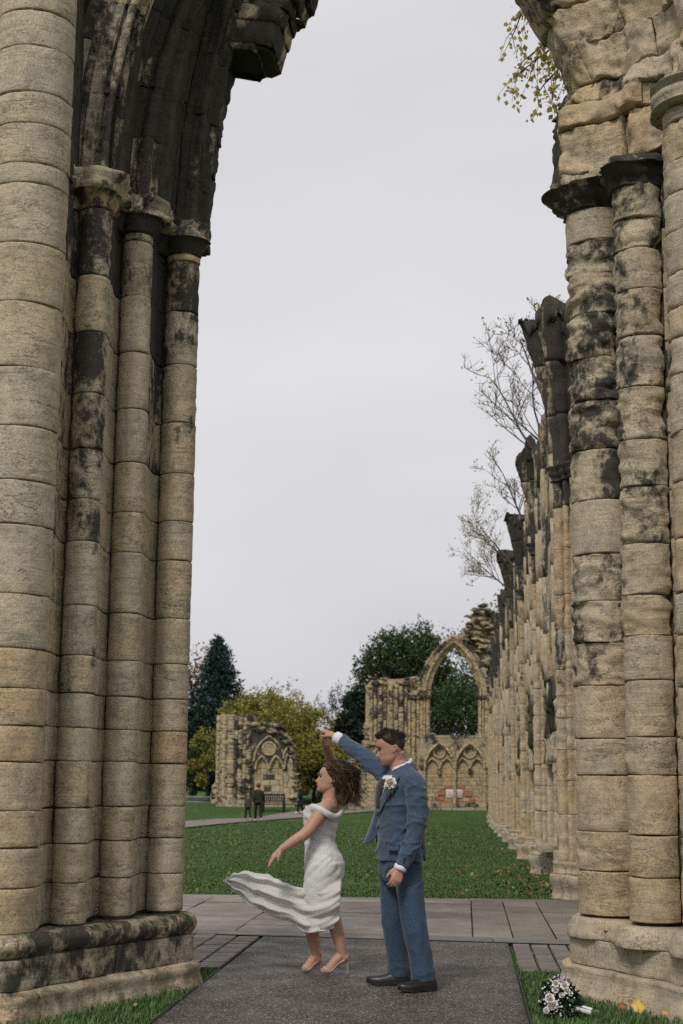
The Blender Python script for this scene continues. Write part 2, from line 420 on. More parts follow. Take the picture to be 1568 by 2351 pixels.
# ---- grass blades and fallen leaves
def blade_mat(name, c0, c1, c2):
    t = NT(name); g = t.n('NewGeometry'); c = t.ramp(g.outputs['Random Per Island'], [(0, c0), (.55, c1), (1, c2)])
    c = t.mix(.55, c, t.ramp(t.noise(t.pos(), .9, 4, .6), [(.3, .6), (.7, 1.25)]), 'MULTIPLY')
    t.b.inputs['Subsurface Weight'].default_value = 0
    return t.done(c, .6, .25)
BLADE = blade_mat('grass_blade', (.046, .095, .026), (.080, .145, .04), (.14, .19, .072))
def blades(name, P, h, wd, parent=None):
    n = len(P); a = rng.uniform(0, 2 * math.pi, n); le = rng.uniform(.15, .75, n); hh = h * rng.uniform(.55, 1.25, n); ww = wd * rng.uniform(.7, 1.3, n)
    d = np.stack([np.cos(a), np.sin(a), a * 0], -1); s = np.stack([-np.sin(a + .5), np.cos(a + .5), a * 0], -1) * ww[:, None]; up = np.array([0, 0, 1.])
    m = P + d * (hh * le * .35)[:, None] + up * (hh * .6)[:, None]; t_ = P + d * (hh * le)[:, None] + up * (hh * (1.05 - .35 * le))[:, None]
    me = bpy.data.meshes.new(name)
    V = np.stack([P - s, P + s, m + s * .75, m - s * .75, t_], 1).reshape(-1, 3)
    me.vertices.add(5 * n); me.vertices.foreach_set('co', V.astype(np.float32).reshape(-1))
    li = (np.arange(n)[:, None] * 5 + np.array([0, 1, 2, 3, 3, 2, 4])).reshape(-1)
    me.loops.add(7 * n); me.loops.foreach_set('vertex_index', li.astype(np.int32))
    me.polygons.add(2 * n); me.polygons.foreach_set('loop_start', (np.arange(n)[:, None] * 7 + np.array([0, 4])).reshape(-1).astype(np.int32))
    me.update(calc_edges=True)
    return obj(name, me, BLADE, parent, kind='stuff', label='short green lawn grass', category='grass')
def scat(n, x0, x1, y0, y1): return np.stack([rng.uniform(x0, x1, n), rng.uniform(y0, y1, n), np.zeros(n)], -1)
P = scat(30000, -4.2, AXL + .02, 6.8, 11.25); P = P[P[:, 0] < AXL - .012 + .022 * fbm(P, 3., 3, 5)]; P[:, 2] = -.022
P1 = scat(27000, AXR + .02, 2.6, 7.6, 11.43); P1[:, 2] = -.022
# a few tufts in the paving joints
J = np.concatenate([np.stack([np.full(220, xx) + rng.normal(0, .008, 220), rng.uniform(11.42, 13.2, 220), np.full(220, -.012)], -1) for xx in (.389, .544, .699, .854)] + [np.stack([np.full(90, xx) + rng.normal(0, .006, 90), rng.uniform(13.4, 17.8, 90), np.full(90, -.012)], -1) for xx in (.06, .42, .80, -.72)])
J = J[fbm(J, 1.6, 3, 9) > -.12]
blades('lawn_grass', np.concatenate([P, P1]), .052, .0032)
blades('joint_grass', J, .022, .003)['label'] = 'tiny grass tufts growing in the paving joints'
def trapez(n, y0, y1, k):
    Y = rng.uniform(y0, y1, n); X = rng.uniform(-.225, .066, n) * Y * k; P = np.stack([X, Y, gz(X, Y) - .02 + np.where(Y > 19, .02 * fbm(np.stack([X, Y, X * 0], -1), .25, 3), 0)], -1)
    return P[X < 1.75]
P = np.concatenate([trapez(62000, 18.0, 26, 1.05), trapez(38000, 26, 38, 1.02)]); P = P[P[:, 1] > far_edge(P[:, 0]) + .03 + .04 * vnoise(P * 3)]
blades('lawn_grass', P, .027, .0068)['label'] = 'green nave lawn grass running back to the ruins'
blades('lawn_grass', trapez(52000, 38, 77.6, 1.02), .032, .016)['label'] = 'far lawn grass below the ruined walls'

def leaf_mat(name, stops):
    t = NT(name); g = t.n('NewGeometry'); c = t.ramp(g.outputs['Random Per Island'], stops); return t.done(c, .7, .3)
LEAF_FALL = leaf_mat('fallen_leaf', [(0, (.12, .05, .015)), (.35, (.22, .10, .025)), (.6, (.27, .16, .04)), (.8, (.11, .06, .03)), (1, (.36, .27, .09))])
def leaf_cards(P, r, tilt=.5):
    n = len(P); a = rng.uniform(0, 6.28, n); u_ = np.stack([np.cos(a), np.sin(a), rng.normal(0, tilt, n)], -1); v_ = np.stack([-np.sin(a), np.cos(a), rng.normal(0, tilt, n)], -1)
    r = (r * rng.uniform(.6, 1.3, n))[:, None]; k = [(1., 0), (.35, .55), (-.3, .75), (-.8, .1), (-.35, -.7), (.4, -.5)]
    return np.stack([P + r * (u_ * a_ + v_ * b_) for a_, b_ in k], 1)
Q = trapez(3000, 18.3, 76, 1.02); Q[:, 2] = gz(0, Q[:, 1]) + .035; keep = rng.uniform(0, 1, len(Q)) < .35 + .65 * (fbm(Q, .35, 2, 4) > 0); Q = Q[keep]
Q2 = trapez(190, 18.2, 25, 1.0); Q2[:, 0] = 1.25 - np.abs(rng.normal(0, .5, len(Q2))); Q2[:, 2] = .03
fo = obj('fallen_leaves', quads_mesh('fallen_leaves', np.concatenate([leaf_cards(Q, .021), leaf_cards(Q2, .026)]), 6), LEAF_FALL, kind='stuff', label='scattered brown and yellow autumn leaves on the lawn', category='leaves')
# ================================================================ archway piers
def arc(cx, cy, r, a0, a1, n=None):
    n = n or max(4, int(abs(a1 - a0) / 180 * math.pi * r / .022))
    a = np.radians(np.linspace(a0, a1, n)); return np.stack([cx + r * np.cos(a), cy + r * np.sin(a)], -1)
def resample(P, step):
    P = np.asarray(P, float); d = np.r_[0, np.cumsum(np.linalg.norm(np.diff(P, axis=0), axis=1))]; n = max(3, int(d[-1] / step) + 1); t = np.linspace(0, d[-1], n)
    return np.stack([np.interp(t, d, P[:, k]) for k in range(P.shape[1])], -1)
def normals2(P):
    T = np.gradient(P, axis=0); T /= np.linalg.norm(T, axis=1)[:, None] + 1e-9; return np.stack([T[:, 1], -T[:, 0]], -1)
def smooth2(P, k=2):
    P = P.copy()
    for _ in range(k): P[1:-1] = (P[:-2] + 2 * P[1:-1] + P[2:]) / 4
    return P
VERT = lambda x, y, t: np.stack([x, y, t + 0 * x], -1)
_sid = [0]
def sweep_stone(name, par, plan, t0, t1, mapf=VERT, amp=.006, edge=.009, ends=(True, True), depth=.10, res=.03, prof=None, mat=None, ridge=0., proud=0., chip=.007, gap=.002, joint_wave=.006, **props):
    """One dressed stone: a piece of a plan line drawn up from t0 to t1, edges worn back to the joint."""
    _sid[0] += 1; sd = _sid[0]
    plan = resample(plan, res)
    ins = lambda a, b, q: a + (b - a) * min(.45, q / (np.linalg.norm(b - a) + 1e-9))
    plan = np.concatenate([plan[:1], [ins(plan[0], plan[1], .004), ins(plan[0], plan[1], .009)], plan[1:-1], [ins(plan[-1], plan[-2], .009), ins(plan[-1], plan[-2], .004)], plan[-1:]])
    N = normals2(plan); n = len(plan)
    t0 += gap; t1 -= gap; H = t1 - t0
    m = max(3, int(H / res)); ts = np.unique(np.r_[0, min(.004, H / 9), min(.009, H / 7), np.linspace(0, H, m + 1)[1:-1], H - min(.009, H / 7), H - min(.004, H / 9), H])
    sarc = np.r_[0, np.cumsum(np.linalg.norm(np.diff(plan, axis=0), axis=1))]; L_ = sarc[-1]
    dt = np.minimum(ts, H - ts)[:, None]; ds = np.minimum(sarc if ends[0] else sarc * 0 + 9, (L_ - sarc) if ends[1] else sarc * 0 + 9)[None, :]
    d = np.minimum(dt, ds)
    X, T_ = np.meshgrid(plan[:, 0], ts); Y_, _ = np.meshgrid(plan[:, 1], ts); NX = np.broadcast_to(N[:, 0], X.shape); NY = np.broadcast_to(N[:, 1], X.shape)
    base = mapf(X, Y_, t0 + T_)
    off = proud - edge * np.clip(1 - d / .0045, 0, 1)
    off = off + amp * fbm(base, 7., 3, sd) + amp * .5 * fbm(base, 24., 2, sd + 3)
    if ridge: 
        q = fbm(base, 3.4, 4, sd + 50, (1, 1, 2.6) if mapf is VERT else (1.6, 1.6, .7)); off = off - ridge * np.clip(np.abs(q) * 1.8, 0, 1) - ridge * .9 * np.clip(fbm(base, 9., 3, sd + 9, (1, 1, 1.7)) - .1, 0, 1)
    off = off - chip * np.clip(fbm(base, 18., 2, sd + 7) + .1, 0, 1) * np.exp(-d / .011) * 2
    if prof is not None: off = off + prof(ts / H)[:, None]
    jw = joint_wave * vnoise(np.stack([X * 5, Y_ * 5, X * 0 + t0 * 9], -1), 3)
    front = mapf(X + NX * off, Y_ + NY * off, t0 + T_ + jw)
    back = mapf(X - NX * depth, Y_ - NY * depth, t0 + T_)
    rings = [np.concatenate([front[k], back[k][::-1]]) for k in range(len(ts))]
    v, f = loft(rings)
    f = [q[::-1] for q in f]
    # caps as strips
    k = len(rings); f = f[:-2]; top = (k - 1) * 2 * n
    for j in range(n - 1):
        f.append((j, j + 1, 2 * n - 2 - j, 2 * n - 1 - j)); f.append((top + j + 1, top + j, top + 2 * n - 1 - j, top + 2 * n - 2 - j))
    pr = dict(tint=random.random() ** 1.6, soot=0., moss=0.); pr.update(props)
    return obj(name, mesh(name, v, f), mat or STONE, par, **pr)

def core(name, par, plan, t0, t1, mapf=VERT, inset=.03, mat=None, n=12):
    plan = np.asarray(plan, float)
    rings = []
    for t in np.linspace(t0, t1, n):
        rings.append(mapf(plan[:, 0], plan[:, 1], np.full(len(plan), t)))
    v, f = loft(rings); return obj(name, mesh(name, v, [q[::-1] for q in f], False), mat or MORTAR, par)

def rock(name, par, c, size, n=7, amp=.04, sub=3, rot=(0, 0, 0), mat=None, sc=5., **props):
    """A weathered block: rounded cuboid, pitted and chipped."""
    _sid[0] += 1; sd = _sid[0]
    v, f = ico((0, 0, 0), 1, sub); v = v / (np.abs(v) ** n).sum(1)[:, None] ** (1 / n)
    h = np.asarray(size, float) / 2; v = v * h
    nn = v / np.linalg.norm(v, axis=1)[:, None]
    v = v + nn * (amp * (fbm(v + np.array(c), sc * .6, 3, sd) * 1.2 - 1.3 * np.abs(fbm(v + np.array(c), sc * 1.3, 4, sd + 5))))[:, None] * 1.3
    v = np.array([tuple(Matrix.Rotation(rot[2], 3, 'Z') @ Matrix.Rotation(rot[1], 3, 'Y') @ Matrix.Rotation(rot[0], 3, 'X') @ Vector(p)) for p in v]) if any(rot) else v
    pr = dict(tint=random.random() ** 1.3, soot=0., moss=0.); pr.update(props)
    return obj(name, mesh(name, v, f), mat or STONE, par, tuple(c), **pr)

# ---------------- pier under the sooty arch
lp = thing('archway_pier', 'pale clustered stone pier carrying a broken soot-blackened arch springing', 'pier', (-2.4, 9.8, 0))
lp.location = (0, 0, 0)
cA, cB, cC, cD = (-2.82, 8.95, .26), (-2.483, 9.40, .112), (-2.295, 9.87, .110), (-2.06, 10.34, .125)
A_ = np.r_[arc(*cA, 178, 368)]
Bh = smooth2(resample([(-2.568, 9.03), (-2.590, 9.18), (-2.612, 9.30), (-2.612, 9.36), (-2.596, 9.39)], .02), 3)
B_ = arc(*cB, 185, 385)
Ch = smooth2(resample([(-2.380, 9.447), (-2.398, 9.60), (-2.418, 9.75), (-2.420, 9.82), (-2.404, 9.855)], .02), 3)
C_ = arc(*cC, 185, 385)
Dh = smooth2(resample([(-2.192, 9.917), (-2.203, 10.05), (-2.214, 10.20), (-2.208, 10.28), (-2.185, 10.325)], .02), 3)
D_ = arc(*cD, 185, 440)
Bk = np.array([(-2.10, 10.47), (-2.3, 10.55), (-2.3, 10.9), (-3.5, 10.9), (-3.5, 9.0)])
inset = lambda P, d: P - normals2(P) * d
pl = np.concatenate([inset(resample(q, .05), .02) for q in (A_, Bh, B_, Ch, C_, Dh, D_)] + [Bk])
ZT = 8.6
pc = core('pier_core', lp, pl, 0, 5.3, n=4)
core('pier_core', lp, np.concatenate([inset(resample(A_, .05), .02), [(-2.62, 9.5), (-2.8, 10.9), (-3.5, 10.9), (-3.5, 9.0)]]), 5.3, ZT, n=3)
zl = lambda px, ys, Y: [zat(px, y, Y) for y in ys]
zA = zl(50, [2150, 2043, 1950, 1863, 1749, 1665, 1578, 1485, 1360, 1200, 1098, 974, 838, 688, 552, 416, 370, 279, 207, 101, 20], 8.69) + [7.4, 7.85, 8.3]
for k in range(len(zA) - 1):
    sp = random.random() < .0
    sweep_stone('shaft_stone', pc, A_, zA[k], zA[k + 1], amp=.007, depth=.2, ends=(False, True), tint=random.choice([.45, .7, .85, .6]) if k < 7 else random.choice([.05, .2, .5]) if k < 12 else .12, moss=.35 if k < 1 else .0, soot=.05 + .12 * (k in (9, 10)))
zBc, zDc = zat(190, 506, 9.3), zat(425, 555, 10.22)
ZC0, ZC1 = (zBc + zDc) / 2, zat(200, 400, 9.3)
print('capital', zBc, zDc, ZC0, ZC1, zat(440, 470, 10.22))
zB = zl(165, [2125, 2028, 1937, 1855, 1747, 1669, 1590, 1504, 1388, 1240, 1142, 1027, 899, 758, 629], 9.29) + [ZC0]
sB = [.3, .15, .12, .35, .15, .2, .40, .42, .40, .52, .49, .50, .52, .30, .60, .40, .3]
for k in range(len(zB) - 1):
    whole = k in (0, 1, 4, 5)
    s = sB[k]
    if whole: sweep_stone('shaft_stone', pc, np.concatenate([Bh, B_]), zB[k], zB[k + 1], soot=s, moss=.5 if k < 1 else .1, tint=random.choice([.1, .6, .3]))
    else:
        sweep_stone('shaft_stone', pc, Bh, zB[k], zB[k + 1], soot=s - .02, tint=.7, moss=.3)
        sweep_stone('shaft_stone', pc, B_, zB[k], zB[k + 1], soot=s, tint=random.choice([.0, .1, .4]), amp=.008, ridge=.012 if 8 < k else 0)
zCs = zl(285, [2106, 2016, 1931, 1853, 1749, 1675, 1599, 1516, 1407, 1267, 1174, 1059, 936, 806, 677, 550], 9.76) + [ZC0]
sC = [.25, .15, .15, .12, .12, .1, .14, .15, .16, .18, .22, .26, .28, .36, .48, .54, .1]
for k in range(len(zCs) - 1):
    if k % 2 == 0 and k < 8: sweep_stone('shaft_stone', pc, np.concatenate([Ch, C_]), zCs[k], zCs[k + 1], soot=sC[k], moss=.4 if k < 1 else .08)
    else:
        sweep_stone('shaft_stone', pc, Ch, zCs[k], zCs[k + 1], soot=(.95 if k > 13 else .35 if k == 13 else .1), tint=.3)
        sweep_stone('shaft_stone', pc, C_, zCs[k], zCs[k + 1], soot=sC[k], tint=random.choice([.05, .2, .45]), ridge=.01 if k > 12 else 0)
zDs = zl(395, [2095, 2007, 1925, 1851, 1753, 1679, 1605, 1524, 1419, 1285, 1195, 1085, 968, 835, 713, 598], 10.22) + [ZC0]
sD = [.2, .34, .14, .12, .12, .12, .12, .14, .15, .2, .24, .36, .38, .46, .58, .42, .15]
for k in range(len(zDs) - 1):
    if k % 2 == 1 and k < 9: sweep_stone('shaft_stone', pc, np.concatenate([Dh, D_]), zDs[k], zDs[k + 1], soot=sD[k])
    else:
        sweep_stone('shaft_stone', pc, Dh, zDs[k], zDs[k + 1], soot=(1. if k > 12 else .6 if k > 10 else .14), tint=.4)
        sweep_stone('shaft_stone', pc, D_, zDs[k], zDs[k + 1], soot=sD[k], tint=random.choice([.05, .25, .5, .75]), ridge=.014 if 11 < k < 15 else 0)
# base: worn torus, plinth course, spreading foot
bp = smooth2(resample([(-3.7, 8.72), (-2.86, 8.62), (-2.60, 8.72), (-2.50, 8.98), (-2.42, 9.20), (-2.30, 9.45), (-2.06, 9.98), (-1.94, 10.20), (-1.875, 10.32), (-1.88, 10.48), (-2.0, 10.62)], .04), 2)
seg = lambda P, a, b: P[int(a * (len(P) - 1)):int(b * (len(P) - 1)) + 1]
bc = core('pier_base', lp, np.concatenate([inset(bp, .02), [(-2.4, 10.9), (-3.7, 10.9)]]), -.1, .40, n=3)
tor = lambda u: .035 * np.sin(np.clip(u, 0, 1) * math.pi) - .05 * np.clip(u - .75, 0, 1)
for a, b in ((0, .36), (.36, .62), (.62, 1)): sweep_stone('base_moulding', bc, seg(bp, a, b), .335, .475, prof=tor, soot=.56, moss=1.0, amp=.012, chip=.02, depth=.3, edge=.008)
for a, b in ((0, .22), (.22, .50), (.50, .66), (.66, 1)): sweep_stone('plinth_stone', bc, seg(bp, a, b), .155, .335, soot=.5, moss=1., amp=.01, proud=.012, depth=.25, prof=lambda u: .02 * np.clip(u - .8, 0, 1) * -5 * .0)
foot = lambda u: .085 * (1 - np.clip(u, 0, 1)) ** .7 + .03 * np.exp(-((u - .86) / .07) ** 2)
for a, b in ((0, .40), (.40, .76), (.76, 1)): sweep_stone('plinth_foot', bc, seg(bp, a, b), -.08, .16, prof=foot, soot=.36, moss=.9, amp=.012, proud=.02, depth=.25)
# capitals
cp = smooth2(np.concatenate([resample([(-2.70, 9.22), (-2.62, 9.35)], .03), arc(-2.483, 9.40, .12, 190, 350, 12), resample([(-2.37, 9.47), (-2.42, 9.66), (-2.38, 9.79)], .03), arc(-2.295, 9.87, .118, 200, 350, 12), resample([(-2.18, 9.93), (-2.22, 10.13), (-2.17, 10.25)], .03), arc(-2.06, 10.34, .135, 200, 420, 16)]), 2)
ab = smooth2(resample(cp, .03), 26)
bell = lambda u: -.01 + .085 * np.clip(u, 0, 1) ** 1.8 + .018 * np.sin(u * 19)
abac = lambda u: .115 + .02 * np.sin(u * 8) - .03 * np.clip(u - .7, 0, 1)
zc_m = ZC0 + (ZC1 - ZC0) * .50
for a, b, s in [(0, .36, .55), (.36, .64, 1.), (.64, 1, .95)]:
    sweep_stone('capital', lp, seg(cp, a, b), ZC0, zc_m, prof=bell, soot=s, amp=.014, ridge=.02, chip=.03, depth=.2, ends=(False, False), edge=.004)
for a, b, s in [(0, .30, .35), (.30, .52, .5), (.52, .72, .5), (.72, 1, .6)]:
    sweep_stone('abacus', lp, seg(ab, a, b), zc_m, ZC1 + .03, prof=abac, soot=s, amp=.05, ridge=.09, chip=.05, depth=.3, ends=(False, False), tint=.1, gap=.0)
# arch springing: worn mouldings that turn inwards
RD = 7.0; ZS = ZC1
def amap_r(RR):
    XC = -1.935 + RR
    def f(x, y, t):
        ph = t / RR; r = XC - x; return np.stack([XC - r * np.cos(ph), y + 0 * ph, ZS + r * np.sin(ph)], -1)
    return f
amap = amap_r(RD); amap_o = amap_r(4.2)
arch = core('arch_core', lp, np.concatenate([[(-3.0, 9.46)], [(-2.60, 9.46), (-2.36, 9.60), (-2.36, 9.86), (-2.14, 10.04), (-2.14, 10.3), (-1.98, 10.5)], [(-2.0, 10.95), (-3.0, 10.95)]]), 0, 2.3, amap, n=16)
def moulded(pts, rolls, r=.03):
    """A plan line with rolls worked on it."""
    P = resample(pts, .008); d = np.linspace(0, 1, len(P)); N = normals2(smooth2(P, 6)); off = np.zeros(len(P))
    for c, w_ in rolls: off = np.maximum(off, r * w_ * np.sqrt(np.clip(1 - ((d - c) / (.055 * w_)) ** 2, 0, 1)) * 1.5)
    return P + N * off[:, None]
hood = moulded([(-2.96, 9.36), (-2.66, 9.35)], [(.3, 1.4), (.75, 1.)])
m1 = moulded([(-2.66, 9.35), (-2.60, 9.36), (-2.52, 9.33), (-2.43, 9.37), (-2.38, 9.48)], [(.25, .8), (.62, 1.5), (.92, .7)])
m2 = moulded([(-2.38, 9.48), (-2.43, 9.64), (-2.41, 9.78), (-2.33, 9.80), (-2.24, 9.83), (-2.19, 9.94)], [(.1, .6), (.45, .9), (.75, 1.4), (.95, .6)])
m3 = moulded([(-2.19, 9.94), (-2.23, 10.12), (-2.20, 10.26), (-2.12, 10.27)], [(.15, .7), (.5, .8), (.85, .9)])
m4 = moulded([(-2.12, 10.27), (-2.02, 10.26), (-1.96, 10.32), (-1.95, 10.46), (-1.955, 10.60)], [(.3, 1.2), (.7, 1.2)])
orders = [(hood, .80, .3, .45), (m1, .78, .2, .5), (m2, .84, .2, .5), (m3, .96, .2, .5), (m4, .80, .25, .42)]
for o_i, (pp, s, tn, ln) in enumerate(orders):
    t = -.0
    while t < 2.25:
        l_ = ln * random.uniform(.7, 1.35)
        sweep_stone('voussoir', arch, pp, t, min(t + l_, 2.3), amap_o if o_i < 3 else amap, amp=.010, soot=max(.05, s + random.uniform(-.16, .12) - (.40 if random.random() < .10 else 0)), tint=tn + random.uniform(-.1, .4), ridge=.016, chip=.012, joint_wave=.01, depth=.09, gap=.0, edge=.004, res=.017 if o_i else .03, mat=STONE_STREAK)
        t += l_
# inner order, broken off below: blocks that still hang from the soffit
inn = np.array([(-1.99, 10.44), (-1.60, 10.36), (-1.54, 10.42), (-1.535, 10.85), (-1.62, 10.95), (-2.0, 10.95)])
t = 1.49
for k, (l_, ds) in enumerate(((.06, -.15), (.20, -.03), (.14, -.02), (.10, .0), (.12, .04), (.2, .08), (.2, .12))):
    q = inn.copy(); q[1:5, 0] += ds
    sweep_stone('soffit_stone', arch, q, t, t + l_, amap, amp=.02, soot=.75 if k % 2 else .6, tint=.7, chip=.04, ridge=.03, ends=(False, False), depth=.02, res=.04); t += l_
core('soffit_core', arch, np.array([(-1.99, 10.47), (-1.66, 10.42), (-1.60, 10.48), (-1.60, 10.80), (-1.66, 10.90), (-2.0, 10.92)]), 1.53, 2.35, amap, n=8, mat=STONE_STREAK)['soot'] = .9
# flat back order of the soffit, seen from below between shaft and hanging blocks
sof = np.array([(-1.99, 10.47), (-1.955, 10.56), (-1.955, 10.93)])
t = 0.
while t < 2.2:
    l_ = random.uniform(.25, .4); sweep_stone('soffit_stone', arch, sof, t, t + l_, amap, amp=.02, soot=.8, tint=.4, chip=.05, ridge=.03, depth=.1); t += l_
# spandrel wall between tall shaft and arch mouldings
z = ZC1
while z < ZT - .2:
    h = random.uniform(.24, .36); sweep_stone('spandrel_stone', arch, [(-3.2, 9.44), (-2.5, 9.44)], z, z + h, soot=.6, tint=.5, amp=.012, ridge=.01); z += h

# ---------------- pier with the worn golden shafts
rpier = thing('archway_pier', 'eroded golden stone pier with the bouquet lying at its foot', 'pier')
cE, cF, cG = (1.000, 10.56, .232), (1.23, 10.0, .175), (1.585, 9.40, .262)
E_ = arc(*cE, 85, 298)
Fh = smooth2(resample([(1.112, 10.357), (1.108, 10.30), (1.080, 10.14), (1.056, 10.0)], .02), 2)
F_ = arc(*cF, 182, 322)
Gh = smooth2(resample([(1.37, 9.893), (1.398, 9.86), (1.400, 9.74), (1.386, 9.57)], .02), 1)
G_ = arc(*cG, 140, 350)
plr = np.concatenate([inset(resample(q, .05), .06) for q in (E_, Fh, F_, Gh, G_)] + [np.array([(2.2, 9.4), (2.2, 11), (1.1, 11)])])
rc = core('pier_core', rpier, plr, 0, 5.45, n=4)
ZRC0, ZRC1 = zat(1340, 478, 10.36), zat(1340, 395, 10.36)
print('right cap', ZRC0, ZRC1)
zE = zl(1370, [2104, 2001, 1910, 1780, 1696, 1574, 1475, 1379, 1270, 1146, 1030, 918, 819, 717, 625, 549], 10.35) + [ZRC0]
for k in range(len(zE) - 1):
    er = [.006, .022, .014, .008, .012, .035, .05, .035, .004, .02, .05, .055, .06, .05, .06, .006][k]
    so_ = [.10, .16, .18, .12, .26, .44, .52, .46, .26, .46, .56, .55, .58, .54, .58, .22][k]
    sweep_stone('shaft_stone', rc, E_, zE[k], zE[k + 1], amp=.008, ridge=er, soot=so_, tint=[.75, .6, .5, .35, .3, .4, .3, .2, .1][k] if k < 9 else .15, chip=.004 if er < .02 else .010, depth=.12, ends=(False, True), gap=.002, res=.03 if er < .02 else .018, proud=random.uniform(-.003, .003) + er * .35)
zF = zl(1470, [2120, 2016, 1919, 1780, 1692, 1561, 1458, 1363, 1245, 1113, 1005, 883, 765, 660, 566, 496], 9.83) + [ZRC0 - .02]
for k in range(len(zF) - 1):
    er = [.004, .006, .014, .024, .012, .004, .04, .03, .04, .02, .04, .045, .045, .04, .045, .03][k]
    so_ = [.08, .15, .15, .12, .2, .16, .2, .24, .42, .38, .44, .5, .48, .46, .52, .44][k]
    sweep_stone('shaft_stone', rc, np.concatenate([Fh, F_]), zF[k], zF[k + 1], amp=.008, ridge=er, soot=so_, tint=[.75, .8, .45, .4, .35, .25, .6][k] if k < 7 else .2, chip=.004 if er < .02 else .010, gap=.002, res=.03 if er < .02 else .02, proud=random.uniform(-.003, .003) + er * .35, moss=.1)
zGh = zl(1530, [2125, 1925, 1780, 1692, 1450, 1350, 1225, 1113, 979, 883, 765, 640, 500], 9.7) + [ZRC0]
for k in range(len(zGh) - 1): sweep_stone('shaft_stone', rc, Gh, zGh[k], zGh[k + 1], soot=random.choice([.1, .2, .4]) + (.25 if k > 8 else 0), tint=.5, moss=.15, chip=.02)
zG = zl(1555, [2130, 2028, 1925, 1782, 1694, 1572, 1450, 1350, 1225, 1094, 979, 845, 760, 690, 610, 514, 425, 352, 262], 9.15) + [zat(1555, 225, 9.15)]
for k in range(len(zG) - 1): sweep_stone('shaft_stone', rc, G_, zG[k], zG[k + 1], amp=.01, ridge=.006 if k < 8 else .02, soot=.05 + .1 * (k > 10), tint=random.choice([.1, .3, .6]) if k != 8 else .8, depth=.15, ends=(True, False), chip=.02)
zb = zG[-1]
sweep_stone('ring_moulding', rpier, arc(1.585, 9.40, .27, 120, 340), zb, zb + .17, prof=lambda u: .05 + .03 * np.cos(u * 12), soot=.3, ridge=.02, amp=.015, depth=.3, ends=(False, False))
# base
bq = smooth2(resample([(.98, 11.05), (.80, 10.95), (.70, 10.72), (.69, 10.48), (.80, 10.28), (.93, 10.10), (1.06, 9.84), (1.20, 9.66), (1.30, 9.36), (1.42, 9.12), (1.66, 9.0), (2.4, 8.9)], .04), 2)
bcr = core('pier_base', rpier, np.concatenate([inset(bq, .03), [(2.4, 11.05)]]), -.1, .42, n=3)
lob = smooth2(resample([(.97, 10.98), (.78, 10.80), (.715, 10.5), (.79, 10.30), (.93, 10.22), (1.0, 10.06), (.985, 9.92), (1.06, 9.76), (1.2, 9.73), (1.28, 9.62), (1.27, 9.36), (1.37, 9.16), (1.6, 9.06), (2.4, 9.0)], .03), 2)
for a, b in ((0, .42), (.42, .68), (.68, 1)):
    sweep_stone('base_moulding', bcr, seg(lob, a, b), .35, .485, prof=lambda u: .04 * np.cos(np.clip(u, 0, 1) * 1.57) + .0, amp=.008, soot=.05, tint=.1, depth=.25, edge=.01, ends=(False, False))
for a, b in ((0, .30), (.30, .46), (.46, 1)): sweep_stone('plinth_stone', bcr, seg(bq, a, b), .175, .355, amp=.008, proud=-.015, soot=.05, tint=.1, moss=.12, depth=.25)
footr = lambda u: .03 * np.exp(-((u - .93) / .06) ** 2) + .085 * (1 - np.clip((u - .25) / .6, 0, 1)) ** .9
for a, b in ((0, .26), (.26, 1)): sweep_stone('plinth_foot', bcr, seg(bq, a, b), -.1, .18, prof=footr, amp=.008, proud=.02, ridge=.0, soot=.08, tint=.3, moss=.25, depth=.25)
# capital of the first two shafts
for cc, z0, z1, rr, s in ((cE, ZRC0, ZRC1, .235, .66), (cF, ZRC0 - .05, ZRC1 - .08, .175, .8)):
    pp = arc(cc[0], cc[1], rr, 110 if cc is cE else 165, 340)
    sweep_stone('capital', rpier, pp, z0, z0 + (z1 - z0) * .6, prof=lambda u: .03 + (.15 if cc is cE else .09) * u ** 1.2 + .016 * np.sin(u * 20), soot=s, amp=.05, ridge=.09, depth=.2, ends=(False, False), edge=.0)
    sweep_stone('abacus', rpier, pp, z0 + (z1 - z0) * .6, z1, prof=lambda u: (.17 if cc is cE else .11) - .06 * u, soot=s - .2, amp=.05, ridge=.10, chip=.05, depth=.25, ends=(False, False), tint=.1)
# ragged masonry left standing above the capitals
def pxb(name, par, x0, y0, x1, y1, Y, dep, **kw):
    a = at(x0, y1, Y); b = at(x1, y0, Y)
    return rock(name, par, ((a[0] + b[0]) / 2, Y + dep / 2, (a[2] + b[2]) / 2), (b[0] - a[0] + .01, dep, b[2] - a[2] + .01), **kw)
ol = [(395, 1278), (330, 1281), (272, 1279), (245, 1286), (218, 1308), (204, 1328), (175, 1316), (140, 1300), (100, 1285), (40, 1262), (0, 1235), (-60, 1200), (-140, 1150), (-260, 1080)]
olz = np.array([zat(x, y, 10.4) for y, x in ol]); olx = np.array([at(x, y, 10.4)[0] for y, x in ol])
def SH(x, y, t):
    g_ = np.interp(t, olz, olx) - .645; return np.stack([x + g_ * np.clip((1.75 - x) / 1.0, 0, 1), y + 0 * t, t + 0 * x], -1)
um = smooth2(resample([(.95, 11.1), (.67, 10.92), (.645, 10.48), (.70, 10.30), (.98, 10.22), (1.10, 10.10), (1.14, 9.98), (1.32, 9.93), (1.42, 9.80), (1.43, 9.55), (1.55, 9.28), (1.8, 9.2), (2.4, 9.2)], .03), 2)
top = core('rubble_core', rpier, np.concatenate([inset(um, .09), [(2.4, 11.1)]]), ZRC1 - .1, 8.4, SH, n=20)
lev = [zat(1340, y, 10.3) for y in (398, 292, 240, 190, 98, 10, -75, -160)]
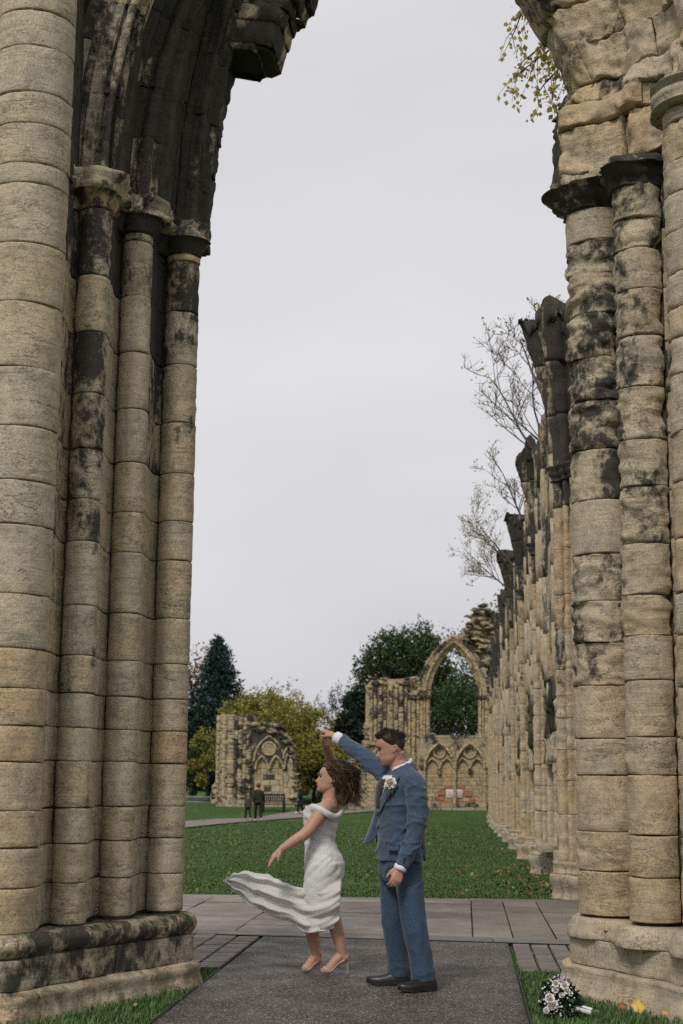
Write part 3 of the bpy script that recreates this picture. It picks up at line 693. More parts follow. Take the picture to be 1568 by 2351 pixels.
sp_ = [[0, .26, .43, .60, .78, 1], [0, .24, .50, .66, 1], [0, .27, .44, .62, .82, 1], [0, .30, .52, .74, 1], [0, .22, .44, .58, .80, 1], [0, .30, .48, .70, 1], [0, .25, .5, .75, 1]]
so2 = [[.95, .22, .12, .5, .3], [.88, .3, .12, .4], [.8, .6, .2, .12, .1], [.45, .25, .15, .12], [.5, .4, .2, .25, .15], [.5, .35, .3, .2], [.5, .4, .3, .3]]
for k in range(7):
    for q in range(len(sp_[k]) - 1):
        sweep_stone('rubble_stone', top, seg(um, sp_[k][q], sp_[k][q + 1]), lev[k], lev[k + 1], SH, amp=.02, ridge=.07 if q else .05, soot=so2[k][q], tint=random.choice([.1, .3, .6, .8]), chip=.02, gap=.002, res=.022, joint_wave=.03, depth=.14, proud=random.uniform(0, .05))
# ================================================================ nave wall: a file of clustered wall shafts with broken vault ribs
nave = thing('nave_wall', 'long ruined nave wall of clustered shafts with broken vault ribs', 'wall')
WX = 1.50
wp = [(WX, 17.4), (WX, 75.), (WX + 1.1, 75.), (WX + 1.1, 17.4)]
wc = core('wall_core', nave, wp, -1.0, 6.2, n=2)
NB = 10
BAY = [18.5 + 6.2 * k for k in range(NB)]
def respond_plan(yk):
    c = [(WX - .055, yk - .52, .052), (WX - .15, yk - .36, .052), (WX - .235, yk - .20, .046), (WX - .30, yk + .0, .09)]
    front = [arc(*c[3], 100, 280), [(WX - .19, yk - .04), (WX - .19, yk - .12)], arc(*c[2], 150, 300), [(WX - .11, yk - .20), (WX - .10, yk - .28)], arc(*c[1], 150, 300), [(WX - .02, yk - .38), (WX - .01, yk - .44)], arc(*c[0], 150, 320)]
    return np.concatenate([[(WX + .02, yk + .40)], [(WX - .10, yk + .36)], [(WX - .18, yk + .22)]] + [np.asarray(q, float) for q in front] + [[(WX + .02, yk - .53)]])
for k, yk in enumerate(BAY):
    g0 = float(gz(0, yk)); near = k < 3
    P = respond_plan(yk)
    rs = core('respond', nave, inset(resample(P, .03), .03), g0 - .2, 5.2, n=2)
    res = .032 if k < 2 else .045 if k < 4 else .07
    ctop = 5.08
    z = g0 + .42
    while z < ctop - .05:
        h = random.uniform(.34, .62) if near else random.uniform(.45, .8)
        if ctop - (z + h) < .2: h = ctop - z
        s = np.clip(np.interp(z, [0, 1, 2.6, 3.6, 4.6], [.15, .08, .22, .36, .54]) + random.uniform(-.15, .15), 0, 1)
        sweep_stone('respond_stone', rs, P, z, z + h, amp=.012, ridge=.02 if near else .01, soot=float(s), tint=random.choice([.2, .5, .8, .9]), res=res, chip=.012, depth=.1, ends=(False, False), mat=STONE_STREAK, gap=.001, edge=.006)
        z += h
    for z0, z1, o in ((g0 - .1, g0 + .28, .09), (g0 + .28, g0 + .43, .05)):
        sweep_stone('base_stone', rs, P, z0, z1, prof=lambda u, o=o: o + .02 * np.cos(u * 7), amp=.014, soot=.25, tint=.1, moss=.35, res=res, ends=(False, False), depth=.12, chip=.03)
    sweep_stone('capital', rs, P, ctop, ctop + .20, prof=lambda u: .01 + .07 * u ** 1.3 + .015 * np.cos(u * 14), amp=.02, soot=.68, res=res, ends=(False, False), depth=.12, chip=.03)
    # springers: stone courses where the ribs fan outwards
    H = [1.95, 1.55, 1.5, 1.7, 1.35, 1.5, 1.2, 1.4, 1.0, .9][k]; zc = ctop + .2; nst = 3
    na = 91; th = np.linspace(-1.75, 1.75, na)
    for q in range(nst):
        ha, hb = H * q / nst, H * (q + 1) / nst; rings = []
        last = q == nst - 1
        for h in np.linspace(ha, hb, 12):
            rho = .27 + .33 * (h / 1.6) ** 1.7
            lob = 1 - .40 * (1 - np.abs(np.cos(th * 3.9)) ** .8)
            r_ = rho * lob * (1 - .12 * np.abs(th) / 1.75)
            x = WX - .10 - r_ * np.cos(th) ; y = yk - r_ * np.sin(th) * .9
            B_p = np.stack([x, y, np.full(na, zc + h)], -1)
            d = .05 * fbm(B_p, 6., 4, k * 11)
            if last and h > ha: d = d - (h - ha) / (hb - ha) * .07 * (.5 + fbm(B_p, 6., 3, k))
            x = x - d * np.cos(th); y = y - d * np.sin(th)
            zz = zc + h - .001 + (.42 * fbm(B_p, 7., 3, k + 40) * ((h - ha) / (hb - ha)) ** 2 if last else 0)
            ring = np.stack([x, y, zz + 0 * x], -1)
            rings.append(np.concatenate([ring, [(WX + .35, yk + .3, zc + h), (WX + .35, yk - .3, zc + h)]]))
        v, f = loft(rings)
        obj('springer_stone', mesh('springer_stone', v, f), STONE_STREAK, rs, soot=float(np.clip(.70 + random.uniform(-.12, .15), 0, 1)), tint=.4, moss=.1)
    for q in range(5):
        a_ = random.uniform(-1.2, 1.2); r_ = (.25 + .2 * (H / 1.5) ** 1.8) * random.uniform(.5, .95); rock('broken_rib_stone', rs, (WX - .1 - r_ * math.cos(a_), yk - r_ * math.sin(a_), zc + H - random.uniform(.0, .22)), (random.uniform(.12, .26), random.uniform(.12, .26), random.uniform(.14, .34)), amp=.06, soot=.65, tint=.2, sub=2, n=3.5, rot=(random.uniform(-.4, .4), random.uniform(-.4, .4), 0))
    # wall head left standing behind the springer
    for q in range(5 if k < 5 else 3):
        yy = yk + random.uniform(-.7, .7)
        rock('wall_head_stone', wc, (WX + random.uniform(.12, .5), yy, 6.25 + random.uniform(-.1, .75)), (random.uniform(.4, .7), random.uniform(.3, .7), random.uniform(.25, .5)), amp=.06, soot=.55, tint=.2, sub=2, n=4, moss=.3)
# facing stones of the wall between the responds
blockm = []
for q in range(6):
    v, f = rbox(-.5, .5, -.5, .5, -.5, .5, .045); v = v + rng.normal(0, .012, v.shape); blockm.append(mesh('ashlar_block', v, f, False))
    blockm[-1].materials.append(STONE); 
blockf = [m.copy() for m in blockm]
for m in blockf: m.materials.clear(); m.materials.append(STONE_FAR)
def block(name, par, c, size, far=False, **props):
    pr = dict(tint=random.random() ** .8, soot=0., moss=0.); pr.update(props)
    o = obj(name, random.choice(blockf if far else blockm), None, par, tuple(c), **pr); o.scale = size; return o
PLASTER = simple('old_plaster', (.55, .47, .44), .9, .2, .18, 5, .3)
for k in range(NB - 1):
    y0, y1 = BAY[k] + .4, BAY[k + 1] - .53; g0 = float(gz(0, BAY[k]))
    hz = .40 if k < 1 else .6 if k < 3 else .9; bl_ = .9 if k < 1 else 1.5 if k < 3 else 3.0
    wp_ = obj('wall_bay', mesh('wall_bay', *boxv(WX - .004, WX + .3, y0 - .05, y1 + .05, g0 - .2, 6.0)), MORTAR, nave)
    z = g0 - .1; row = 0
    while z < 6.1:
        y = y0 - (bl_ / 2 if row % 2 else 0)
        while y < y1:
            l_ = bl_ * random.uniform(.8, 1.2); a, b = max(y, y0), min(y + l_, y1)
            if b - a > .1: block('wall_stone', wp_, (WX - .002, (a + b) / 2, z + hz / 2), (.09 + random.uniform(0, .05), b - a - .012, hz - .012), soot=float(np.clip(np.interp(z, [0, 2, 4, 6], [.12, .25, .4, .65]) + random.uniform(-.2, .2), 0, 1)), tint=random.choice([.3, .6, .9]))
            y += l_
        z += hz; row += 1
    # window jamb shafts and string course
    for yy in (y0 + .7, y0 + 1.0, y1 - 1.0, y1 - .7):
        n_ = 7 if k < 3 else 4
        for q in range(n_):
            z0 = 2.9 + 2.9 * q / n_; v, f = tube(np.stack([np.full(3, WX - .10) + rng.normal(0, .004, 3), np.full(3, yy), np.linspace(z0, z0 + 2.9 / n_ - .012, 3)], -1), .085, 10); obj('jamb_stone', mesh('jamb_stone', v, f), STONE, wp_, soot=random.choice([.15, .3, .55]), tint=random.random())
    # wall arcade: little shafts and blackened broken canopies
    na = 3; wd = (y1 - y0) / na
    for q in range(na + 1):
        yy = y0 + wd * q
        if 0 < q < na:
            for z0, z1 in ((g0 + .35, g0 + .95), (g0 + .95, g0 + 1.5)): obj('arcade_shaft', mesh('arcade_shaft', *tube([(WX - .09, yy, z0), (WX - .09, yy, z1 - .01)], .065, 10)), STONE, wp_, soot=.15, tint=.5)
            block('arcade_base', wp_, (WX - .09, yy, g0 + .2), (.26, .26, .34), soot=.2, tint=.1, moss=.3); block('arcade_capital', wp_, (WX - .09, yy, g0 + 1.56), (.24, .24, .14), soot=.4)
        if q < na:
            for sgn in (-1, 1):
                for st in range(4):
                    if random.random() < .18: continue
                    t = np.linspace(st / 4, (st + 1) / 4 - .02, 5); ph = t * 1.05
                    yc = yy + wd / 2; R_ = wd * .95; y_ = yc - sgn * (wd / 2) + sgn * R_ * (1 - np.cos(ph)); z_ = g0 + 1.64 + R_ * np.sin(ph)
                    pr_ = .12 + .10 * random.random(); v, f = tube(np.stack([np.full(5, WX - pr_ + .04), y_, z_], -1), .13, 9); v = v + (.05 * fbm(v, 6, 3, k * 7 + st))[:, None]
                    obj('canopy_stone', mesh('canopy_stone', v, f), STONE, wp_, soot=random.choice([.5, .75, .95]), tint=.4)
    # tops of the arcade: ragged stones where the wall passage has fallen
    for q in range(5 if k < 4 else 3):
        rock('broken_stone', wp_, (WX - .08, random.uniform(y0, y1), g0 + random.uniform(2.4, 3.3)), (.34, random.uniform(.25, .6), random.uniform(.3, .8)), amp=.07, soot=random.choice([.3, .7, .95]), tint=.6, sub=2, n=3.5)
# upper wall between the springers: tall jambs and ribs standing forward, broken off below and above
for k in range(NB - 1):
    y0, y1 = BAY[k] + .3, BAY[k + 1] - .45; n_s = 11 if k < 3 else 7 if k < 6 else 4; uw = obj('upper_wall', mesh('upper_wall', *boxv(WX - .16, WX + .2, y0, y1, 3.45, 6.2)), MORTAR, nave)
    for q in range(n_s):
        ya, yb = y0 + (y1 - y0) * q / n_s, y0 + (y1 - y0) * (q + 1) / n_s; lo = 3.3 - .7 * abs(math.sin(q * 1.9)) * random.uniform(.5, 1); hi = 6.25 + .45 * math.sin(q / n_s * 3.1) * random.uniform(.2, 1.) + (.3 if k == 0 else 0); xo = WX - .20 + random.choice([-.02, .0, .05]); m_ = 5 if k < 3 else 3; zz = np.linspace(lo, hi, m_ + 1); zz[1:-1] += rng.uniform(-.15, .15, m_ - 1)
        for a, b in zip(zz[:-1], zz[1:]):
            s_ = float(np.clip(np.interp((a + b) / 2, [2.5, 3.4, 4.5, 6.4], [.66, .34, .46, .82]) + random.uniform(-.22, .2), 0, 1))
            block('jamb_block', uw, (xo + .05, (ya + yb) / 2, (a + b) / 2), (.24, yb - ya - .01, b - a - .006), soot=s_, tint=random.choice([.2, .5, .8]))
            if q % 2 == 0: obj('wall_rib', mesh('wall_rib', *tube(np.stack([xo - .06 + rng.normal(0, .006, 4), np.full(4, (ya + yb) / 2) + rng.normal(0, .01, 4), np.linspace(a, b - .004, 4)], -1), .06 + .012 * rng.random(4), 9)), STONE_STREAK, uw, soot=float(np.clip(s_ - .15, 0, 1)), tint=random.random())
        if k < 5: rock('wall_head_stone', uw, (xo + .08, (ya + yb) / 2, hi + .05), (.36, (yb - ya) * 1.1, random.uniform(.15, .4)), amp=.06, soot=.6, tint=.2, sub=2, n=4, moss=.3)
# pale rendered patch on the first bay
pb = obj('plaster_patch', mesh('plaster_patch', *rbox(WX - .085, WX - .02, 20.4, 23.6, .15, 2.5, .015)), PLASTER, nave)
for q in range(1): block('bench_stone', nave, (WX - .22, 24.0 + q * .72, .34), (.34, .62, .12), soot=.2, tint=.1, moss=.5)

# ================================================================ west end ruins
def W(x, y, Y): p = at(x, y, Y); return p[0], p[2]
def slabpoly(name, par, pts, Y, t, mat=None, **props):
    q = [W(x, y, Y) for x, y in pts]; n = len(q)
    a = sum(q[i][0] * q[(i + 1) % n][1] - q[(i + 1) % n][0] * q[i][1] for i in range(n))
    if a < 0: q = q[::-1]
    v = [(x, Y, z) for x, z in q] + [(x, Y + t, z) for x, z in q]
    f = [tuple(range(n)), tuple(range(2 * n - 1, n - 1, -1))] + [(i, n + i, n + (i + 1) % n, (i + 1) % n) for i in range(n)]
    pr = dict(tint=.4, soot=.4, moss=.2); pr.update(props)
    return obj(name, mesh(name, v, f, False), mat or STONE_FAR, par, **pr)
def parch(x0, x1, ys, ya, n=9):
    """Pointed arch as two arcs, in sight-line units: springing ys, apex ya."""
    m = (x0 + x1) / 2; w_ = (x1 - x0) / 2; h = ys - ya; R_ = (w_ * w_ + h * h) / (2 * w_); a1 = math.asin(min(1, h / R_))
    a = np.linspace(0, a1, n); l_ = np.stack([x0 + R_ * (1 - np.cos(a)), ys - R_ * np.sin(a)], -1); r_ = l_.copy(); r_[:, 0] = 2 * m - r_[:, 0]
    return np.concatenate([l_, r_[::-1][1:]])
def moulding(name, par, pts, Y, r, nst=1, **props):
    pts = resample(pts, 1.5); k = np.linspace(0, len(pts) - 1, nst + 1).astype(int)
    for a, b in zip(k[:-1], k[1:]):
        q = [W(x, y, Y) for x, y in pts[a:b + 1]]; P = np.array([(x, Y, z) for x, z in q]); P = P + rng.normal(0, .008, P.shape)
        if len(P) < 2: continue
        pr = dict(tint=random.random(), soot=.3, moss=0.); pr.update(props)
        if 'soot' in props: pr['soot'] = float(np.clip(props['soot'] + random.uniform(-.15, .15), 0, 1))
        obj(name, mesh(name, *tube(P, r * random.uniform(.92, 1.05), 8)), STONE_FAR, par, **pr)
def ashlar(par, x0, x1, y0, y1, Y, rh=9.5, bw=24, inside=lambda x, y: True, sootf=lambda x, y: .2, tints=(.2, .5, .8, 1.), name='ashlar_stone', proud=.05, mossf=0.):
    y = y1; r_ = 0
    while y - rh > y0 - rh * .6:
        x = x0 - (bw * .5 if r_ % 2 else 0); h_ = rh * random.uniform(.85, 1.15)
        while x < x1:
            w_ = bw * random.uniform(.6, 1.3); a, b = max(x, x0), min(x + w_, x1); cx, cy = (a + b) / 2, y - h_ / 2
            if b - a > 3 and inside(cx, cy):
                xa, za = W(a, y, Y); xb, zb_ = W(b, y - h_, Y)
                block(name, par, ((xa + xb) / 2, Y + .02, (za + zb_) / 2), (xb - xa - .015, .10 + proud + random.uniform(-.03, .03), zb_ - za - .015), True, soot=float(np.clip(sootf(cx, cy) + random.uniform(-.12, .12), 0, 1)), tint=random.choice(tints), moss=mossf)
            x += w_
        y -= h_; r_ += 1
def rubble(par, pts, Y, n, size=(.2, .5), soot=.45, moss=.5, dep=.5):
    pts = np.array(pts, float); from_ = pts.min(0), pts.max(0)
    def inside(x, y):
        c = False; m = len(pts)
        for i in range(m):
            a, b = pts[i], pts[(i + 1) % m]
            if (a[1] > y) != (b[1] > y) and x < (b[0] - a[0]) * (y - a[1]) / (b[1] - a[1]) + a[0]: c = not c
        return c
    k = 0; tries = 0
    while k < n and tries < n * 20:
        tries += 1
        x, y = rng.uniform(from_[0], from_[1])
        if not inside(x, y): continue
        k += 1; X, Z = W(x, y, Y); s = random.uniform(*size)
        o = obj('rubble_stone', random.choice(rubm), None, par, (X, Y + random.uniform(-.15, dep), Z), tint=random.random() * .7, soot=soot + random.uniform(-.25, .25), moss=moss)
        o.scale = (s * random.uniform(1., 1.9), s * 1.2, s * random.uniform(.45, .8)); o.rotation_euler = (random.uniform(-.2, .2), random.uniform(-.25, .25), random.uniform(-.4, .4))
rubm = []
for q in range(6):
    v, f = ico((0, 0, 0), 1, 1); v = v / (np.abs(v) ** 5).sum(1)[:, None] ** .2 * .5; v = v * (1 + .25 * fbm(v, 2.5, 2, q + 90))[:, None]; m = mesh('rubble_block', v, f, False); m.materials.append(STONE_FAR); rubm.append(m)

YW = 78.
west = thing('west_front', 'ruined end wall with tall empty pointed window and blind arches', 'wall')
slabpoly('wall_core', west, [(840, 1575), (852, 1562), (958, 1556), (968, 1600), (986, 1604), (986, 1692), (1138, 1692), (1138, 1866), (800, 1866), (800, 1745), (822, 1725), (838, 1700)], YW, 1.6, soot=.35, tint=.6)
w1 = parch(986, 1098, 1604, 1482); w2 = parch(958, 1128, 1604, 1460)
ring = np.concatenate([w2, w1[::-1]])
slabpoly('arch_core', west, ring.tolist(), YW + .15, 1.2, soot=.4, tint=.5)
slabpoly('jamb_core', west, [(1098, 1600), (1140, 1600), (1140, 1694), (1098, 1694)], YW + .1, 1.4, soot=.3, tint=.7)
for o_, rr, yy, s in ((2, .10, -.02, .35), (7, .08, -.10, .25), (13, .12, -.2, .42), (20, .09, -.26, .45), (26, .10, -.3, .55)):
    moulding('arch_moulding', west, parch(986 - o_, 1098 + o_, 1604, 1482 - o_ * .85), YW + yy + .15, rr, 14, soot=s, tint=.6)
for x, r_, y1 in ((982, .09, 1690), (975, .07, 1690), (968, .10, 1690), (960, .09, 1690), (950, .12, 1858), (940, .09, 1858), (1102, .09, 1690), (1109, .07, 1690), (1117, .10, 1858), (1126, .09, 1858), (1134, .1, 1858)):
    y0 = 1600
    moulding('jamb_shaft', west, [(x + random.uniform(-1, 1), y1), (x, y0)], YW - .05, r_, 7 if y1 < 1700 else 14, soot=.3, tint=.7)
    moulding('jamb_capital', west, [(x, y0 + 4), (x, y0 - 2)], YW - .05, r_ * 1.7, 1, soot=.7)
for x, r_ in ((852, .10), (862, .09), (873, .12), (884, .08), (897, .13), (910, .09), (921, .14), (932, .08)):
    moulding('jamb_shaft', west, [(x, 1700), (x, 1568 + random.uniform(0, 14))], YW - .06, r_, 8, soot=.5, tint=.5)
rubble(west, [(838, 1575), (850, 1556), (905, 1560), (965, 1550), (975, 1590), (945, 1600), (850, 1580)], YW, 46, soot=.55)
rubble(west, [(800, 1760), (815, 1728), (838, 1700), (850, 1650), (862, 1700), (850, 1740), (820, 1770)], YW, 52, soot=.4)
rub = [(1052, 1475), (1070, 1445), (1078, 1408), (1098, 1388), (1120, 1392), (1136, 1420), (1142, 1500), (1140, 1600), (1122, 1560), (1098, 1500), (1070, 1475)]
slabpoly('rubble_core', west, [(1060, 1478), (1076, 1448), (1084, 1412), (1100, 1396), (1118, 1398), (1132, 1425), (1140, 1500), (1140, 1602), (1122, 1570), (1098, 1505)], YW + .2, 1.2, soot=.5, tint=.3, moss=.5)
rubble(west, rub, YW, 155, (.18, .42), .4, .6)
rubble(west, [(960, 1600), (968, 1540), (1000, 1486), (1044, 1456), (1046, 1466), (1004, 1498), (976, 1548), (968, 1600)], YW, 42, (.15, .3), .6, .6)
slabpoly('sill_string', west, [(962, 1688), (1138, 1688), (1138, 1694), (962, 1694)], YW - .22, .6, soot=.5, moss=.5)
arc1, arc2 = parch(975, 1043, 1762, 1706), parch(1045, 1113, 1762, 1706)
slabpoly('spandrel', west, [(964, 1694), (964, 1764)] + arc1.tolist() + arc2.tolist() + [(1124, 1764), (1124, 1694)], YW - .2, .25, soot=.5, tint=.5)
for x0, x1 in ((975, 1043), (1045, 1113)):
    moulding('arcade_moulding', west, parch(x0, x1, 1764, 1706), YW - .22, .07, 8, soot=.25, tint=.5)
    m = (x0 + x1) / 2
    a = np.linspace(0, 2 * math.pi, 25); moulding('roundel', west, np.stack([m + 13.5 * np.cos(a), 1727 - 13.5 * np.sin(a)], -1), YW - .12, .055, 6, soot=.2, tint=.6)
    for s0, s1 in ((x0 + 1, m), (m, x1 - 1)): moulding('arcade_moulding', west, parch(s0, s1, 1768, 1741), YW - .12, .05, 6, soot=.25, tint=.5)
    slabpoly('tracery', west, [(x0 + 2, 1762)] + parch(x0 + 2, m - 1, 1768, 1744).tolist() + parch(m + 1, x1 - 2, 1768, 1744).tolist() + [(x1 - 4, 1748), (m + 16, 1730), (m + 12, 1742), (m, 1745), (m - 12, 1742), (m - 16, 1730), (x0 + 6, 1745)], YW - .1, .12, soot=.45, tint=.5)
    moulding('arcade_shaft', west, [(x0, 1846), (x0, 1764)], YW - .18, .07, 6, soot=.2); moulding('arcade_shaft', west, [(x1, 1846), (x1, 1764)], YW - .18, .07, 6, soot=.2)
    moulding('corbel', west, [(m, 1778), (m, 1766)], YW - .14, .10, 1, soot=.7)
STAIN = stone_material('fire_reddened_stone', (.34, .15, .085), (.36, .17, .08), (.26, .17, .12), scale=.45)
def infl(x, y): return not (1018 < x < 1066 and 1812 < y < 1834)
ashlar(west, 966, 1124, 1766, 1848, YW, 9.5, 22, infl, lambda x, y: .45 if y < 1776 else .22, (.4, .7, .9, 1.))
for x, y, w_, h_ in ((1014, 1820, 16, 12), (1012, 1833, 18, 9), (1030, 1806, 20, 8), (1055, 1807, 22, 8), (1075, 1822, 18, 14), (1084, 1838, 14, 10), (1020, 1843, 22, 8), (1044, 1841, 20, 8), (1066, 1843, 20, 9)):
    X, Z = W(x, y, YW); o = block('reddened_stone', west, (X, YW - .01, Z), (w_ * .0229, .19, h_ * .0229), True, soot=.1); o.data = o.data.copy(); o.data.materials.clear(); o.data.materials.append(STAIN)
X, Z = W(1043, 1822, YW); obj('plaster_patch', mesh('plaster_patch', *rbox(X - .44, X + .44, YW - .10, YW + .05, Z - .23, Z + .23, .02)), PLASTER, west)
X, Z = W(1013, 1821, YW); block('recess_stone', west, (X, YW + .0, Z), (.35, .12, .3), True, soot=.7)
ashlar(west, 842, 948, 1700, 1848, YW, 10, 24, sootf=lambda x, y: .4 if y < 1740 else .15, tints=(.1, .3, .6, .9))
ashlar(west, 802, 842, 1750, 1848, YW, 10, 18, sootf=lambda x, y: .45, tints=(.0, .2, .4))
arc0 = parch(850, 940, 1762, 1700); moulding('arcade_moulding', west, arc0, YW - .14, .09, 10, soot=.5)
ashlar(west, 800, 1136, 1846, 1862, YW - .18, 8, 26, sootf=lambda x, y: .45, tints=(.0, .2, .4), name='plinth_stone', mossf=.4, proud=.15)

YL = 78.6
lr = thing('chapel_ruin', 'roofless ruined wall fragment with three blind arches and a roundel', 'wall')
slabpoly('wall_core', lr, [(497, 1866), (499, 1650), (508, 1640), (578, 1641), (584, 1660), (640, 1664), (652, 1685), (662, 1705), (672, 1740), (676, 1800), (677, 1866)], YL, 1.8, soot=.6, tint=.4)
for x, r_, s, yt in ((500, .12, .35, 1645), (507, .08, .4, 1643), (514, .13, .35, 1641), (522, .09, .5, 1641), (530, .20, .32, 1642), (541, .11, .65, 1642), (551, .14, .55, 1642), (561, .12, .6, 1643), (571, .15, .6, 1643)):
    moulding('wall_shaft', lr, [(x - 1.5, 1842), (x + 2.5, yt)], YL - .08 - .02 * (x < 545), r_, 18, soot=s, tint=.35)
ashlar(lr, 496, 582, 1840, 1864, YL - .25, 8, 22, sootf=lambda x, y: .45, tints=(.0, .2), name='plinth_stone', mossf=.5, proud=.2)
b1, b2, b3 = parch(586, 616, 1766, 1736), parch(619, 650, 1766, 1736), parch(653, 671, 1766, 1728)
slabpoly('spandrel', lr, [(578, 1664), (578, 1770)] + b1.tolist() + b2.tolist() + b3.tolist() + [(676, 1768), (672, 1742), (662, 1708), (650, 1680), (640, 1666)], YL - .18, .25, soot=.72, tint=.4, moss=.2)
for q in (b1, b2, b3): moulding('arcade_moulding', lr, q, YL - .2, .055, 6, soot=.15, tint=.4)
a = np.linspace(0, 2 * math.pi, 25); moulding('roundel', lr, np.stack([618 + 14.5 * np.cos(a), 1719 - 14.5 * np.sin(a)], -1), YL - .2, .06, 8, soot=.15, tint=.4)
X, Z = W(618, 1719, YL - .22); v, f = tube([(X, YL - .215, Z), (X, YL - .15, Z)], .28, 20); obj('roundel_panel', mesh('roundel_panel', v, f, False), STONE_FAR, lr, tint=.9, soot=.05)
moulding('hood_moulding', lr, parch(583, 653, 1748, 1690), YL - .2, .05, 10, soot=.5)
moulding('hood_moulding', lr, parch(651, 674, 1742, 1712), YL - .2, .06, 4, soot=.1)
ashlar(lr, 584, 650, 1762, 1846, YL, 14, 20, sootf=lambda x, y: .12 if abs(x - 618) > 5 else .7, tints=(.3, .6, .9, .1)); ashlar(lr, 650, 675, 1762, 1846, YL, 13, 14, sootf=lambda x, y: .35, tints=(.2, .5))
ashlar(lr, 584, 676, 1740, 1764, YL, 11, 16, lambda x, y: any(abs(x - c) < h for c, h in ((601, 12), (634, 12), (662, 7))), lambda x, y: .12, (.3, .6, .9))
ashlar(lr, 580, 678, 1846, 1864, YL - .15, 8, 20, sootf=lambda x, y: .4, name='plinth_stone', mossf=.4, tints=(.0, .2))
rubble(lr, [(578, 1665), (584, 1656), (600, 1660), (640, 1660), (655, 1684), (665, 1706), (674, 1740), (664, 1740), (650, 1700), (640, 1682), (580, 1680)], YL - .1, 110, (.14, .34), .62, .35)
rubble(lr, [(490, 1850), (494, 1790), (498, 1790), (499, 1850)], YL, 25, (.15, .3), .3, .2)
rubble(lr, [(672, 1862), (670, 1760), (678, 1770), (681, 1862)], YL, 30, (.15, .32), .35, .2)
# ================================================================ trees
def leaf_material(name, stops, trans=.25):
    t = NT(name); g = t.n('NewGeometry')
    c = t.ramp(g.outputs['Random Per Island'], stops)
    c = t.mix(.7, c, t.ramp(t.noise(t.pos(), .8, 4, .6), [(.3, .45), (.7, 1.25)]), 'MULTIPLY')
    m = t.done(c, .65, .25)
    tr = t.n('BsdfTranslucent'); t.l(c, tr.inputs[0]); ms = t.n('MixShader'); ms.inputs[0].default_value = trans
    t.l(t.b.outputs[0], ms.inputs[1]); t.l(tr.outputs[0], ms.inputs[2]); t.l(ms.outputs[0], t.o.inputs[0]); return m
BARK = simple('bark', (.045, .04, .034), .9, .2, .4, 14, .6)
TWIG = simple('twig_bark', (.10, .085, .07), .9, .2)
BARK_D = simple('dark_bark', (.022, .02, .018), .9, .2, .4, 14, .5)
GREEN = leaf_material('leaf_green', [(0, (.02, .04, .012)), (.5, (.045, .08, .02)), (1, (.09, .13, .035))])
GOLD = leaf_material('leaf_gold', [(0, (.09, .105, .025)), (.35, (.21, .205, .045)), (.7, (.34, .29, .065)), (1, (.46, .34, .09))])
DARK = leaf_material('leaf_dark', [(0, (.007, .016, .010)), (.6, (.016, .032, .018)), (1, (.03, .05, .026))], .1)
BLUE = leaf_material('needle_blue', [(0, (.012, .03, .028)), (.6, (.024, .058, .05)), (1, (.04, .085, .068))], .1)
RUST = leaf_material('leaf_rust', [(0, (.10, .06, .02)), (.5, (.20, .11, .03)), (1, (.26, .16, .05))])
YELL = leaf_material('leaf_yellow', [(0, (.24, .24, .06)), (.5, (.44, .36, .10)), (1, (.55, .42, .14))], .4)

def leaf_quads(P, size, droop=.0, asp=.6):
    n = len(P); d = rng.normal(0, 1, (n, 3)); d[:, 2] -= droop; d /= np.linalg.norm(d, axis=1)[:, None]; e = np.cross(d, rng.normal(0, 1, (n, 3))); e /= np.linalg.norm(e, axis=1)[:, None] + 1e-9
    s = (size * rng.uniform(.6, 1.4, n))[:, None]
    return np.stack([P, P + d * s * .5 + e * s * asp * .5, P + d * s, P + d * s * .5 - e * s * asp * .5], 1)

def branches(base, height, spread, levels=4, trunk_r=.2, lean=(0, 0), seed=0, kids=(5, 5, 4, 4), up=.5, first=.3, wob=.12, ratio=.55):
    """Tapered limbs by recursion; returns tubes and the twig points leaves sit on."""
    R = np.random.default_rng(seed); tubes, tips = [], []
    def grow(p, d, L_, r, lv):
        n = 7 if lv == 0 else 5; P = [np.array(p, float)]; dd = np.array(d, float)
        for k in range(n - 1):
            dd = dd + R.normal(0, wob, 3) + np.array([0, 0, .05 * up]); dd /= np.linalg.norm(dd); P.append(P[-1] + dd * L_ / (n - 1))
        P = np.array(P); rr = np.linspace(r, r * (.35 if lv < levels - 1 else .2), n)
        tubes.append(tube(P, rr, 8 if lv == 0 else 6 if lv == 1 else 4 if lv == 2 else 3, cap=False))
        if lv >= levels - 2:
            tips.extend([P[j] for j in range(1, n)])
        if lv < levels - 1:
            for q in range(kids[lv]):
                f = R.uniform(first if lv == 0 else .25, 1.); i = f * (n - 1); a = int(min(i, n - 2)); b = P[a] + (P[a + 1] - P[a]) * (i - a)
                t = P[a + 1] - P[a]; t /= np.linalg.norm(t); s = R.normal(0, 1, 3); s -= t * (s @ t); s /= np.linalg.norm(s) + 1e-9
                nd = t * R.uniform(.35, .8) + s * spread * R.uniform(.7, 1.2) + np.array([0, 0, up * .35]); nd /= np.linalg.norm(nd)
                grow(b, nd, L_ * ratio * R.uniform(.7, 1.15) * (1.15 - .35 * f), max(.006, rr[a] * .58), lv + 1)
    grow(np.array(base) - np.array([0, 0, .1]), np.array([lean[0], lean[1], 1.]), height, trunk_r, 0)
    return tubes, np.array(tips)

